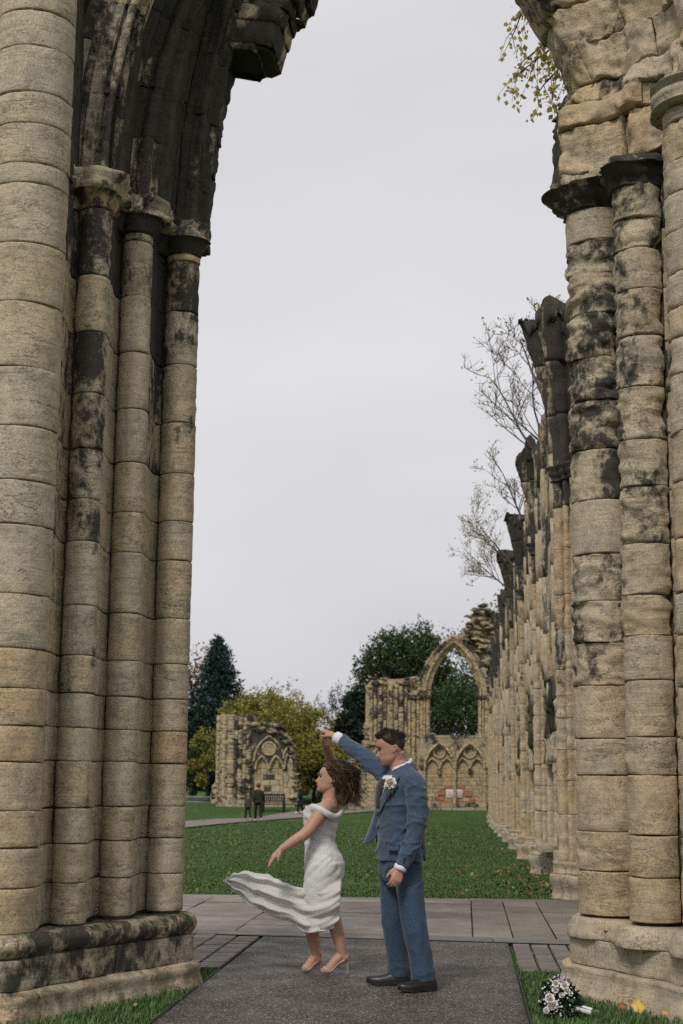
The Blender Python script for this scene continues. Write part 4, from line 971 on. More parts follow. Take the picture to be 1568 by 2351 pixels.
def tree(name, label, base, height, leaf, spread=.9, leaf_n=14000, leaf_s=.14, sig=.28, bark=None, cat='tree', group=None, crown=None, **kw):
    t = thing(name, label, cat, group=group)
    tb, tips = branches(base, height, spread, **kw)
    v, f = merge(tb); obj('trunk', mesh('trunk', v, f), bark or BARK, t)
    if leaf_n:
        P = tips[rng.integers(0, len(tips), leaf_n)] + rng.normal(0, sig, (leaf_n, 3))
        if crown is not None: P = crown(P)
        obj('crown', quads_mesh('crown', leaf_quads(P, leaf_s), 4), leaf, t)
    return t

def bush(name, label, base, rx, ry, h, leaf, n=16000, s=.13, cat='tree', seed=0, lobes=14, group=None, gap=-.12):
    """Rounded leafy mass of many uneven clumps with a forked stem inside."""
    R = np.random.default_rng(seed); t = thing(name, label, cat, group=group); base = np.array(base, float)
    v, f = merge(branches(base, h * .62, .9, levels=3, trunk_r=.02 * h + .03, seed=seed, kids=(7, 5, 3), first=.12)[0]); obj('trunk', mesh('trunk', v, f), BARK_D, t)
    cl = []
    for k in range(lobes):
        u = R.normal(0, 1, 3); u /= np.linalg.norm(u); u[2] = abs(u[2]) * 1.0 if R.random() < .75 else u[2] * .5
        cl.append((base + np.array([u[0] * rx * .72, u[1] * ry * .72, h * (.42 + .40 * u[2])]), R.uniform(.28, .46) * min(rx, h * .6)))
    P = []
    for c, r in cl:
        m = n // lobes; d = R.normal(0, 1, (m, 3)); d /= np.linalg.norm(d, axis=1)[:, None]; rr = r * R.uniform(.45, 1.0, m) ** .5
        q = c + d * rr[:, None]; q = q + .34 * r * np.stack([fbm(q, 2.6, 3, seed + j) for j in range(3)], -1) * 2; P.append(q[fbm(q, 2.4, 3, seed + 31) > gap])
    P = np.concatenate(P); P = P[P[:, 2] > base[2] + .02]
    obj('crown', quads_mesh('crown', leaf_quads(P, s), 4), leaf, t); return t

def conifer(name, label, base, h, r, leaf, seed=0, n_br=150, s=.26, droop=.25):
    R = np.random.default_rng(seed); t = thing(name, label, 'tree'); base = np.array(base, float)
    tb = [tube([base - [0, 0, .1], base + [0, 0, h * .5], base + [0, 0, h]], [r * .07, r * .045, .02], 8, cap=False)]; Q = []
    for k in range(n_br):
        f = (k + R.random()) / n_br; z = h * (.06 + .93 * f); L_ = r * (1 - f) ** .75 * R.uniform(.65, 1.15) + .15; a = R.uniform(0, 2 * math.pi)
        d = np.array([math.cos(a), math.sin(a), 0]); x = np.linspace(0, 1, 6)[:, None]; P = base + [0, 0, z] + d * L_ * x + np.array([0, 0, 1.]) * (-droop * L_ * x ** 1 + .42 * L_ * x ** 2.2)
        tb.append(tube(P, np.linspace(.035, .008, 6), 3, cap=False))
        m = int(70 * L_ / r + 26); w_ = R.uniform(.12, 1, m); i = np.clip(w_ * 5, 0, 4.99); ia = i.astype(int); q = P[ia] + (P[ia + 1] - P[ia]) * (i - ia)[:, None]
        side = np.cross(d, [0, 0, 1]); q = q + side * (R.normal(0, .22, m) * L_ * (1.1 - w_))[:, None] + R.normal(0, .05, (m, 3)); Q.append(q)
    v, f = merge(tb); obj('trunk', mesh('trunk', v, f), BARK_D, t)
    obj('crown', quads_mesh('crown', leaf_quads(np.concatenate(Q), s, .5, .32), 4), leaf, t); return t

def G(x, Y, dz=0): X = at(x, 1786, Y)[0]; return (X, Y, float(gz(0, Y)) + dz)
# conifer, autumn tree and undergrowth beyond the chapel ruin
conifer('conifer', 'tall blue-green conifer standing behind the chapel ruin', G(497, 96), 10.3, 3.3, BLUE, 3, 260, .34)
tree('autumn_tree', 'thin rusty autumn tree beside the blue-green conifer', G(446, 101), 8.2, RUST, leaf_n=2600, leaf_s=.2, seed=5, trunk_r=.2, spread=.6, kids=(9, 5, 4, 3), sig=.3, ratio=.42)
tree('autumn_tree', 'sparse brown tree rising behind the conifer tip', G(516, 104), 8.0, RUST, leaf_n=1200, leaf_s=.2, seed=6, trunk_r=.14, spread=.5, kids=(8, 5, 4, 3), sig=.25, ratio=.36)
for k, (x, Y, rx, h, m, lb) in enumerate(((440, 90, 2.2, 6.0, DARK, 'dark evergreen shrub behind the metal barrier'), (478, 88, 1.6, 3.6, GREEN, 'olive green shrub leaning on the chapel ruin shafts'), (410, 92, 2.5, 5, DARK, 'dark evergreen shrub beyond the barrier end'), (520, 90, 1.8, 5.0, DARK, 'dark shrub below the conifer'))):
    bush('shrub', lb, G(x, Y), rx, 1.5, h, m, 9000, .17, 'shrub', seed=20 + k)
bush('shrub', 'green gold shrub showing beside the chapel ruin shafts', G(474, 86), 1.1, .8, 4.6, GOLD, 4200, .15, 'shrub', seed=27)
for k, (x, Y, rx, h, lb) in enumerate(((600, 88, 3.0, 6.6, 'broad golden tree behind the chapel ruin'), (672, 86, 2.7, 6.3, 'golden tree between the two ruined walls'), (720, 84.5, 2.0, 4.2, 'low golden bush beside the black-coated walker'), (560, 92, 2.0, 6.4, 'pale golden tree next to the conifer'), (640, 93, 2.4, 7.6, 'feathery golden tree top behind the broad golden tree'))):
    bush('golden_tree', lb, G(x, Y), rx, 2.0, h, GOLD, 26000, .15, 'tree', seed=40 + k, lobes=22)
tree('birch_sapling', 'bare wispy sapling above the golden trees', G(690, 95), 4.0, YELL, leaf_n=500, leaf_s=.13, seed=9, trunk_r=.09, kids=(9, 6, 4, 3), sig=.2)
# yew and broad tree behind the west front
for k, (x, Y, rx, h, lb) in enumerate(((845, 92, 2.3, 7.8, 'dark yew rising behind the broken end wall'), (800, 90, 1.6, 5.4, 'dark yew bough mass left of the end wall'), (770, 88, 1.1, 3.6, 'low dark yew beyond the dancing couple'), (885, 95, 2.4, 8.6, 'tall dark yew behind the shafted wall stump'))):
    bush('yew_tree', lb, G(x, Y), rx, 1.6, h, DARK, 15000, .22, 'tree', seed=60 + k, lobes=20, gap=-.5)
tb, tp = branches(G(790, 90), 4.5, .5, levels=3, trunk_r=.08, seed=71, kids=(7, 5, 3), up=1.2)
t = thing('yew_sprig', 'spiky yew shoots sticking up beside the dark yew', 'shrub'); obj('trunk', mesh('trunk', *merge(tb)), BARK_D, t)
P = tp[rng.integers(0, len(tp), 2600)] + rng.normal(0, .12, (2600, 3)); obj('crown', quads_mesh('crown', leaf_quads(P, .17, -.6, .3), 4), DARK, t)
bush('broad_tree', 'tall olive green tree rising above the broken end wall', G(938, 104), 3.9, 2.6, 13.4, GREEN, 46000, .2, 'tree', seed=88, lobes=46, gap=-.16)
tree('broad_tree', 'branching green tree seen through the pointed window', G(1045, 100), 10.6, GREEN, leaf_n=4600, leaf_s=.21, seed=13, trunk_r=.30, spread=.95, kids=(12, 7, 5, 3), sig=.38, bark=BARK_D, first=.15, ratio=.52)
tree('broad_tree', 'small leafy tree low behind the pointed window', G(1085, 94), 5.4, GREEN, leaf_n=4500, leaf_s=.19, seed=14, trunk_r=.16, spread=.9, kids=(10, 6, 4, 3), sig=.36, bark=BARK_D, first=.15)
bush('shrub', 'dark hedge along the foot of the far trees', G(1040, 92), 3.2, 1.2, 4.2, DARK, 11000, .18, 'shrub', seed=81)
bush('shrub', 'dark hedge behind the gap between the ruins', G(735, 97), 3.4, 1.2, 4.0, DARK, 11000, .18, 'shrub', seed=82)
bush('shrub', 'dark hedge behind the chapel ruin', G(590, 98), 4.5, 1.2, 4.4, DARK, 12000, .2, 'shrub', seed=83, lobes=20)
# saplings rooted in the broken wall top
for k, (x, y, Y, h, n_, sd_, ln, lb) in enumerate(((1224, 1042, 24.3, 1.75, 150, 31, -.55, 'bare sapling growing out of the second broken wall top'), (1232, 1030, 23.9, 1.5, 110, 37, -.2, 'thin leafless sapling beside the bare wall-top sapling'), (1250, 812, 18.9, .62, 170, 33, -.3, 'small yellow-leaved sapling on the tallest vault rib'), (1240, 905, 20.5, 1.0, 150, 38, -.7, 'leaning sapling low on the tallest vault rib'), (1172, 1292, 33.5, 1.5, 420, 32, -.9, 'yellow-leaved sapling leaning from the far wall top'), (1168, 1350, 36., 1.5, 380, 36, -1.1, 'low yellowing sapling leaning over the far ribs'), (1190, 1180, 29.5, 1.2, 160, 34, -.6, 'wispy sapling on the third broken wall top'))):
    p = at(x, y, Y); tree('wall_sapling', lb, (p[0] + .08, p[1], p[2]), h, YELL, leaf_n=n_, leaf_s=.05, seed=sd_, trunk_r=.022, spread=.75, kids=(9, 5, 4, 3), sig=.05, lean=(ln, 0), up=.8, first=.1, ratio=.55, wob=.10, bark=TWIG, cat='sapling')
# birch whose hanging twigs show in the opening
bt = thing('birch_tree', 'birch with drooping yellow-leaved twigs over the eroded pier', 'tree')
tb, tips = [], []
trunk = np.array([(4.2, 15.6, -.1), (4.15, 15.5, 4), (3.9, 15.4, 7), (3.6, 15.3, 10)]); tb.append(tube(trunk, [.2, .16, .11, .05], 8, cap=False))
Rb = np.random.default_rng(5)
def twig(px, Y, r0, r1):
    P = np.array([at(x, y, Y) for x, y in px]); P = resample(P, .12); P += np.cumsum(Rb.normal(0, .006, P.shape), 0); tb.append(tube(P, np.linspace(r0, r1, len(P)), 5, cap=False)); return P
limbs = [[(x_, y_ - 22) for x_, y_ in l_] for l_ in [[(1420, 20), (1310, 70), (1275, 95), (1230, 135), (1200, 160)], [(1420, 60), (1310, 105), (1268, 128), (1225, 160), (1190, 185)], [(1440, -60), (1320, -50), (1250, -20), (1215, 10), (1190, 70), (1172, 115)], [(1420, 110), (1330, 150), (1290, 175), (1255, 215), (1240, 240)]]]
for l_ in limbs:
    st = at(*l_[0], 15.2); tb.append(tube(resample(np.array([trunk[2] + [0, 0, random.uniform(0, 1.5)], (trunk[2] + st) / 2 + [0, 0, .4], st]), .3), .03, 5, cap=False))
    P = twig(l_, 15.2, .022, .006); tips += list(P[len(P) // 2:])
    for q in range(11):
        p = P[Rb.integers(len(P) // 3, len(P))]; n_ = Rb.integers(4, 9); d = np.array([Rb.normal(-.25, .3), Rb.normal(0, .3), -.5]); c = [p]
        for j in range(n_): d = d + np.array([Rb.normal(0, .12), Rb.normal(0, .1), -.16]); d /= np.linalg.norm(d); c.append(c[-1] + d * .075)
        c = np.array(c); tb.append(tube(c, np.linspace(.005, .002, len(c)), 3, cap=False)); tips += list(c[2:])
obj('trunk', mesh('trunk', *merge(tb)), BARK_D, bt)
tips = np.array(tips); P = tips[rng.integers(0, len(tips), 620)] + rng.normal(0, .035, (620, 3)); obj('crown', quads_mesh('crown', leaf_quads(P, .062, .8, .75), 4), YELL, bt)
# ================================================================ people
def remesh(parts, voxel, smooth=3, name='body'):
    v, f = merge(parts); o = bpy.data.objects.new('tmp', mesh('tmp', v, f)); C.objects.link(o)
    m = o.modifiers.new('r', 'REMESH'); m.mode = 'VOXEL'; m.voxel_size = voxel; m.use_smooth_shade = True
    s = o.modifiers.new('s', 'SMOOTH'); s.iterations = smooth; s.factor = .5
    me = bpy.data.meshes.new_from_object(o.evaluated_get(bpy.context.evaluated_depsgraph_get())); old = o.data
    bpy.data.objects.remove(o); bpy.data.meshes.remove(old); me.name = name; me.materials.clear(); return me
def displace(me, fn):
    n = len(me.vertices); co = np.empty(n * 3); no = np.empty(n * 3); me.vertices.foreach_get('co', co); me.vertices.foreach_get('normal', no)
    co = co.reshape(-1, 3); no = no.reshape(-1, 3); me.vertices.foreach_set('co', (co + no * fn(co)[:, None]).reshape(-1)); me.update(); return me
def spline(P, n=24):
    P = np.asarray(P, float); m = len(P); Q = np.vstack([2 * P[0] - P[1], P, 2 * P[-1] - P[-2]]); out = []
    for t in np.linspace(0, m - 1, n):
        i = min(int(t), m - 2); u = t - i; a, b, c, d = Q[i], Q[i + 1], Q[i + 2], Q[i + 3]
        out.append(.5 * ((2 * b) + (c - a) * u + (2 * a - 5 * b + 4 * c - d) * u * u + (-a + 3 * b - 3 * c + d) * u ** 3))
    return np.array(out)
def limb(P, R, n=20, seg=16, flat=None):
    P = np.asarray(P, float); Q = spline(np.column_stack([P, R]), n); return tube(Q[:, :3], np.maximum(Q[:, 3], .002), seg, True, flat)
def ring(c, u, v, a, b, ex=2.3, n=32):
    t = np.linspace(0, 2 * math.pi, n, endpoint=False); ct, st = np.cos(t), np.sin(t); p = 2 / ex
    return np.asarray(c) + (np.sign(ct) * np.abs(ct) ** p * a)[:, None] * u + (np.sign(st) * np.abs(st) ** p * b)[:, None] * v
Z3 = np.array([0, 0, 1.])
def ridged(p, s, seed, st=(1, 1, 1)): return (1 - np.abs(fbm(p, s, 2, seed, st)) * 2.2).clip(0, 1) ** 3

# ---- head built from slices between a face profile, a back profile and a width
HT = np.array([0, .02, .05, .09, .15, .22, .29, .34, .39, .44, .50, .57, .64, .70, .735, .765, .79, .81, .84, .88, .92, .96, .985, 1.0])
HF = np.array([-.02, -.12, -.20, -.275, -.345, -.39, -.408, -.415, -.405, -.388, -.39, -.395, -.395, -.40, -.415, -.43, -.412, -.415, -.425, -.395, -.40, -.405, -.38, -.31])
HB = np.array([.06, .15, .24, .32, .40, .455, .475, .48, .478, .47, .45, .41, .35, .28, .25, .22, .20, .18, .14, .08, .02, -.05, -.10, -.16])
HW = np.array([.05, .14, .20, .25, .295, .32, .33, .332, .330, .325, .318, .308, .296, .282, .275, .268, .262, .256, .245, .222, .19, .15, .12, .07])
def head_grid(H, nt=74, na=72, female=False, mouth_open=0.):
    tt = np.linspace(0, 1, nt); a = np.linspace(0, 2 * math.pi, na, endpoint=False)
    xf, xb, w_ = np.interp(tt, HT, HF), np.interp(tt, HT, HB), np.interp(tt, HT, HW)
    for arr in (xf, xb, w_):
        arr[1:-1] = (arr[:-2] + 2 * arr[1:-1] + arr[2:]) / 4
    if female: w_ = w_ * .95; xf = np.where(tt > .8, xf + .012, xf)
    xc = .06 - .22 * np.clip((tt - .7) / .3, 0, 1)
    ca, sa = np.cos(a), np.sin(a)
    X = np.where(ca[None] < 0, xc[:, None] + (xc - xf)[:, None] * np.sign(ca) * np.abs(ca) ** .86, xc[:, None] + (xb - xc)[:, None] * np.abs(ca) ** .95)
    Yl = w_[:, None] * np.sign(sa) * np.abs(sa) ** .92; T_ = np.broadcast_to(tt[:, None], X.shape)
    front = (ca[None] < -.1)
    sg = np.interp(tt, [.4, .6, .7], [.05, .062, .085])[:, None]
    nose = np.interp(tt, [.40, .46, .53, .60, .645, .668, .69, .715, .73], [0, .018, .05, .085, .122, .13, .10, .03, 0])[:, None] * (.92 if female else 1)
    X = X - front * nose * np.exp(-(Yl / sg) ** 2)
    for s in (-1, 1):
        X = X + front * .036 * np.exp(-((Yl - s * .145) / .075) ** 2 - ((T_ - .475) / .04) ** 2)     # sockets
        X = X - front * .014 * np.exp(-((Yl - s * .14) / .10) ** 2 - ((T_ - .385) / .025) ** 2)     # brows
        X = X - front * .016 * np.exp(-((Yl - s * .20) / .08) ** 2 - ((T_ - .62) / .07) ** 2)       # cheeks
        X = X - front * .012 * np.exp(-((Yl - s * .055) / .03) ** 2 - ((T_ - .69) / .02) ** 2)      # nostril wings
    X = X + front * (.03 + mouth_open) * np.exp(-((T_ - .79) / (.011 + mouth_open * .4)) ** 2 - (Yl / .10) ** 4)          # mouth
    return np.stack([X * H, Yl * H, (.5 - T_) * H], -1), tt, a
def grid_mesh(Gd):
    nt, na = Gd.shape[:2]; V = Gd.reshape(-1, 3)
    f = [(i * na + j, (i + 1) * na + j, (i + 1) * na + (j + 1) % na, i * na + (j + 1) % na) for i in range(nt - 1) for j in range(na)]
    f += [tuple(range(na)), tuple((nt - 1) * na + j for j in range(na - 1, -1, -1))]; return V, f
def ear(H, s):
    t = np.linspace(-.6, 4.4, 14); P = np.stack([.075 * np.cos(t) + .10 + .02 * np.sin(t), np.full(14, s * .335) + s * .03 * np.cos(t - .3), .10 * np.sin(t) - .06], -1)
    return [limb(P * H, np.r_[.018, .026, .028, .03, .03, .03, .03, .03, .028, .026, .026, .026, .028, .02] * H, 26, 8), ico((.085 * H, s * .315 * H, -.06 * H), .062 * H, 2, (.9, .4, 1.3))]

def xf(v, R, c): return np.asarray(v) @ np.array(R).T + np.asarray(c)
def rotm(yaw, pitch, roll=0):
    """Head faces -X; yaw about Z, pitch about Y (positive drops the chin), roll about X."""
    return Matrix.Rotation(yaw, 3, 'Z') @ Matrix.Rotation(-pitch, 3, 'Y') @ Matrix.Rotation(roll, 3, 'X')

def hand(wrist, d, palm_n, L_, side, curls, spread=.12, thumb=(.5, .55), thick=1.):
    """Palm and five bent fingers. d: hand direction, palm_n: the way the palm faces, side: +1/-1 puts the thumb on d x palm_n."""
    d = np.asarray(d, float); d /= np.linalg.norm(d); n = np.asarray(palm_n, float); n -= d * (n @ d); n /= np.linalg.norm(n); s = np.cross(d, n) * side
    w = np.asarray(wrist, float); k = L_; parts = []
    rows = []
    for t, hw, th in ((-.08, .15, .105), (.05, .165, .11), (.18, .20, .105), (.32, .225, .10), (.44, .225, .085), (.50, .20, .07)):
        rows.append(ring(w + d * t * k, s, n, hw * k, th * k * thick, 2.8, 18))
    parts.append(loft(rows))
    lens = (.40, .46, .43, .34)
    for q in range(4):
        o = (.165 - .11 * q) * k; b = w + d * (.44 - .02 * abs(q - 1)) * k + s * o; dr = d + s * (spread * (1.2 - .8 * q)); dr /= np.linalg.norm(dr)
        P = [b]; ang = 0; c = curls[q] if hasattr(curls, '__len__') else curls
        for j, (fr, cm) in enumerate(((.18, .0), (.30, 1.), (.28, 1.15), (.24, .7))):
            ang += c * cm; e = dr * math.cos(ang) + n * math.sin(ang); P.append(P[-1] + e * lens[q] * k * fr * 1.08)
        parts.append(limb(P, np.array([.052, .05, .046, .041, .032]) * k * (1 if q < 3 else .88), 16, 10))
    b = w + d * .10 * k + s * .17 * k; e1 = d * .75 + s * thumb[0] + n * .35; e1 /= np.linalg.norm(e1); e2 = d * .95 + s * (thumb[0] - thumb[1]) + n * .45; e2 /= np.linalg.norm(e2)
    parts.append(limb([b, b + e1 * .17 * k, b + e1 * .17 * k + e2 * .15 * k, b + e1 * .17 * k + e2 * .28 * k], np.array([.08, .062, .052, .036]) * k, 14, 10))
    return parts

def skin_mat(name, c, red):
    t = NT(name); p = t.pos(); a = t.noise(p, 26, 4, .6)
    col = t.mix(t.ramp(a, [(.35, 0), (.7, .8)]), c, red); t.b.inputs['Subsurface Weight'].default_value = .12; t.b.inputs['Subsurface Radius'].default_value = (.012, .005, .003)
    t.bump(t.noise(p, 240, 2), .12, .002); return t.done(col, .5, .4)
SKIN_M = skin_mat('skin_fair', (.47, .27, .20), (.44, .20, .145)); SKIN_F = skin_mat('skin_tanned', (.48, .285, .20), (.43, .215, .145))
def cloth_mat(name, c0, c1, sc=420, bump=.35, sheen=.3, trans=0., rough=.9, big=0.):
    t = NT(name); p = t.pos(); a = t.noise(p, sc, 2, .7)
    col = t.ramp(a, [(.32, c0), (.68, c1)])
    if big: col = t.mix(big, col, t.ramp(t.noise(p, 14, 4, .6), [(.3, .6), (.7, 1.1)]), 'MULTIPLY')
    t.b.inputs['Sheen Weight'].default_value = sheen; t.bump(a, bump, .003); m = t.done(col, rough, .2)
    if trans:
        tr = t.n('BsdfTranslucent'); t.l(col, tr.inputs[0]); ms = t.n('MixShader'); ms.inputs[0].default_value = trans; t.l(t.b.outputs[0], ms.inputs[1]); t.l(tr.outputs[0], ms.inputs[2]); t.l(ms.outputs[0], t.o.inputs[0])
    return m
TWEED = cloth_mat('blue_tweed', (.014, .029, .055), (.088, .13, .195), 230, .5, .25)
TWEED_T = cloth_mat('blue_tweed_trouser', (.013, .028, .052), (.066, .11, .17), 230, .4, .15)
LINING = simple('jacket_lining', (.012, .012, .016), .5)
SHIRT = cloth_mat('shirt', (.66, .64, .70), (.76, .74, .80), 300, .1, 0)
TIE = cloth_mat('burgundy_tie', (.02, .006, .010), (.04, .012, .018), 500, .2, .1, rough=.6)
DRESS = cloth_mat('ivory_lace', (.58, .57, .56), (.88, .87, .86), 150, .6, .1, .12)
CHIFF = cloth_mat('ivory_chiffon', (.74, .73, .69), (.90, .89, .86), 200, .2, .1, .42)
_t = CHIFF.node_tree; _ms = [n for n in _t.nodes if n.type == 'MIX_SHADER'][0]; _tp = _t.nodes.new('ShaderNodeBsdfTransparent'); _m2 = _t.nodes.new('ShaderNodeMixShader'); _m2.inputs[0].default_value = .08
_t.links.new(_ms.outputs[0], _m2.inputs[1]); _t.links.new(_tp.outputs[0], _m2.inputs[2]); _t.links.new(_m2.outputs[0], _t.nodes['Material Output'].inputs[0])
SHOE = simple('black_leather', (.016, .014, .013), .38, .5, .3, 60, .15)
PUMP = simple('nude_leather', (.42, .27, .20), .4, .5, .12, 60)
EYE = simple('eye_dark', (.015, .012, .01), .25); EYEW = simple('eye_white', (.55, .5, .47), .3)
LIP = simple('lip', (.34, .10, .09), .4); METAL = simple('ring_metal', (.25, .25, .26), .25); METAL.node_tree.nodes['Principled BSDF'].inputs['Metallic'].default_value = 1
def hair_mat(name, stops):
    t = NT(name); g = t.n('NewGeometry'); c = t.ramp(g.outputs['Random Per Island'], stops)
    c = t.mix(.5, c, t.ramp(t.noise(t.pos((1, 1, 1)), 160, 3, .7), [(.3, .35), (.7, 1.3)]), 'MULTIPLY'); t.bump(t.noise(t.pos(), 220, 2), .5, .004); return t.done(c, .5, .4)
HAIR_M = hair_mat('hair_short_brown', [(0, (.016, .010, .007)), (.6, (.04, .024, .015)), (1, (.075, .045, .028))])
HAIR_F = hair_mat('hair_curly_brown', [(0, (.022, .011, .006)), (.45, (.055, .028, .014)), (.75, (.12, .062, .028)), (1, (.27, .155, .075))])

# ================================================================ groom
YG = 10.42
gp = lambda x, y, d=0.: at(x, y, YG + d)
groom = thing('person', 'man in blue tweed suit with white buttonhole raising one arm', 'person')
YAW = math.radians(24); gf = np.array([-math.cos(YAW), -math.sin(YAW), 0]); gs = np.array([math.sin(YAW), -math.cos(YAW), 0])    # front, near side
HG = .224
Rg = rotm(math.radians(6), math.radians(13), 0); hc = gp(897, 1717, -.02)
hg, tt_, aa_ = head_grid(HG); hv, hf_ = grid_mesh(hg)
parts = [(xf(hv, Rg, hc), hf_)] + [(xf(v, Rg, hc), f) for s in (-1, 1) for v, f in ear(HG, s)]
neck_b = gp(922, 1775); parts.append(limb([xf((.035, 0, -.03), Rg, hc), gp(912, 1748), neck_b], [.058, .062, .075]))
# near arm and far raised arm, trunk and legs under the clothes
shN, elN, wrN = gp(949, 1797, -.19), gp(955, 1900, -.22), gp(918, 1994, -.27)
shF, elF, wrF = gp(884, 1772, .17), gp(826, 1727, .33), gp(771, 1692, .47)
ankN, ankF = gp(974, 2252, -.12), gp(918, 2236, .12)
hipN, hipF, kneeN, kneeF = gp(925, 1990, -.10), gp(908, 1990, .10), gp(950, 2112, -.14), gp(903, 2112, .08)
parts += [limb([shN, elN, wrN], [.05, .042, .031]), limb([shF, elF, wrF], [.048, .042, .031])]
tr_rows = [(1772, 921, .06, .07), (1785, 920, .09, .15), (1830, 915, .105, .17), (1890, 913, .10, .155), (1950, 914, .105, .16), (1990, 916, .09, .15)]
parts.append(loft([ring(gp(x, y), gf, gs, a, b) for y, x, a, b in tr_rows]))
parts += [limb([hipN, kneeN, ankN], [.075, .055, .04]), limb([hipF, kneeF, ankF], [.075, .055, .04])]
hN = wrN - wrN; dN = gp(908, 2024, -.30) - wrN
parts += hand(wrN, dN, (gs * -.75 + np.array([-.1, .2, 0])), .185, -1, (.55, .62, .66, .7), .02, (.55, .35))
dF = gp(744, 1676, .57) - wrF
parts += hand(wrF, dF, np.array([-.35, .25, -1.]), .19, 1, (.5, .6, .66, .7), .02, (.35, .3))
body = remesh(parts, .0052, 2, 'groom_body'); obj('body', body, SKIN_M, groom)
# hair: worn short, faded at the sides
def hair_cap(Gd, mask, thick, H, seed, R, c, rough=.25):
    nt, na = Gd.shape[:2]; ctr = np.array([.03 * H, 0, .05 * H]); n_ = Gd - ctr; n_ /= np.linalg.norm(n_, axis=-1)[..., None]
    m = mask[..., None]; out = Gd + n_ * (thick * m * (1 + rough * fbm(Gd.reshape(-1, 3), 60, 3, seed).reshape(nt, na)[..., None] * 2) - .004 * (1 - np.clip(m * 4, 0, 1)))
    V, f = grid_mesh(out); return xf(V, R, c), f
T2, A2 = np.meshgrid(tt_, aa_, indexing='ij'); CA = np.cos(A2)
hl = np.where(CA < 0, .175 + .30 * np.clip(1 - np.abs(CA) * 1.6, 0, 1) , .48 + .24 * np.clip(CA, 0, 1))
hm = np.clip((hl - T2) / .06, 0, 1) * np.interp(T2, [0, .2, .35, .75], [1, .85, .42, .2])
hm = hm * np.where(CA > .1, .55, 1)
cap = hair_cap(hg, hm, .015, HG, 3, Rg, hc, .12)
st = []
Rr = np.random.default_rng(3)
for k in range(2800):
    i, j = Rr.integers(0, 40), Rr.integers(0, 72)
    if hm[i, j] < .3: continue
    p = hg[i, j]; n_ = p - np.array([.03 * HG, 0, .05 * HG]); n_ /= np.linalg.norm(n_); fl = np.array([.25 - 1.0 * (i < 9), Rr.normal(0, .3), .2]) + n_ * .9
    fl /= np.linalg.norm(fl); l_ = .022 * hm[i, j] + .003; st.append(tube(np.array([xf(p + n_ * .012 * hm[i, j], Rg, hc), xf(p + n_ * .016 * hm[i, j] + fl * l_ * .6, Rg, hc), xf(p + n_ * .014 + fl * l_, Rg, hc)]), [.0012, .0010, .0004], 3))
v, f = merge([cap] + st); obj('hair', mesh('hair', v, f), HAIR_M, groom)
def face_bits(par, H, R, c, smile=.0, brow=HAIR_M, female=False):
    for s in (-1, 1):
        obj('eye', mesh('eye', *(lambda vf: (xf(vf[0], R, c), vf[1]))(ico((-.352 * H, s * .145 * H, .025 * H), .05 * H, 2, (.7, 1, .55)))), EYE if not female else EYE, par)
        P = np.array([(-.405, .07, .098), (-.408, .14, .112), (-.375, .22, .10)]) * [1, s, 1] * H; obj('eyebrow', mesh('eyebrow', *limb(xf(P, R, c), [.004, .005 if not female else .004, .002], 10, 6)), brow, par)
    P = np.array([(-.41, -.10 + .0, -.287 + smile), (-.432, 0, -.29), (-.41, .10, -.287 + smile)]) * H; obj('lips', mesh('lips', *limb(xf(P, R, c), [.002, .0045, .002], 10, 6)), LIP, par)
face_bits(groom, HG, Rg, hc, .02)
# jacket
jr = [(1752, 929, .05, .06, 2.1), (1762, 926, .066, .088, 2.2), (1772, 924, .09, .145, 2.4), (1785, 921, .106, .188, 2.5), (1805, 917, .125, .202, 2.5), (1835, 914, .134, .196, 2.4), (1870, 912, .128, .184, 2.3), (1905, 912, .126, .183, 2.3), (1935, 914, .136, .194, 2.3), (1960, 917, .144, .204, 2.3), (1976, 918, .148, .208, 2.3)]
jz = [gp(x, y)[2] for y, x, *_ in jr]
def jac(ang, z, off=0.):
    """Point on the jacket's front at an angle from its centre line (positive to the near side)."""
    zz = np.array(jz)[::-1]; I = lambda k: float(np.interp(z, zz, np.array([(gp(x, y)[0], a, b, e) for y, x, a, b, e in jr])[::-1, k]))
    cx, a, b, e = I(0), I(1) + off, I(2) + off, I(3); ct, sn = math.cos(ang), math.sin(ang); p = 2 / e
    c = np.array([cx, YG, z]); return c + gf * (math.copysign(abs(ct) ** p, ct) * a) + gs * (math.copysign(abs(sn) ** p, sn) * b)
jp = [loft([ring(gp(x, y), gf, gs, a, b, e, 40) for y, x, a, b, e in jr])]
jp.append(limb([gp(938, 1786, -.14), gp(952, 1802, -.195), gp(957, 1850, -.215), gp(957, 1900, -.225), gp(938, 1950, -.25), gp(920, 1990, -.268)], [.074, .079, .072, .067, .060, .050], 30, 22))
jp.append(limb([gp(905, 1785, .12), gp(882, 1770, .18), gp(855, 1750, .25), gp(826, 1728, .33), gp(800, 1711, .40), gp(783, 1699, .445)], [.086, .082, .072, .063, .055, .048], 30, 22))
jm = remesh(jp, .0075, 5, 'jacket')
def jfold(p):
    q = p - gp(915, 1850); arm = np.exp(-((p[:, 1] - (YG - .22)) / .07) ** 2)
    d = .010 * ridged(p + [0, 0, 1], 4.2, 7, (1.0, 1.0, 2.6)) + .007 * ridged(p, 8., 17, (.8, .8, 2.0))
    sl = np.stack([p[:, 0] * .7 + p[:, 2] * .7, p[:, 1], p[:, 2] * .7 - p[:, 0] * .7], -1)
    d += .012 * ridged(sl, 5.0, 23, (.5, 1, 2.6)) * np.exp(-((p[:, 2] - gp(0, 1885)[2]) / .22) ** 2)
    return d - .008
displace(jm, jfold); jacket = obj('jacket', jm, TWEED, groom)
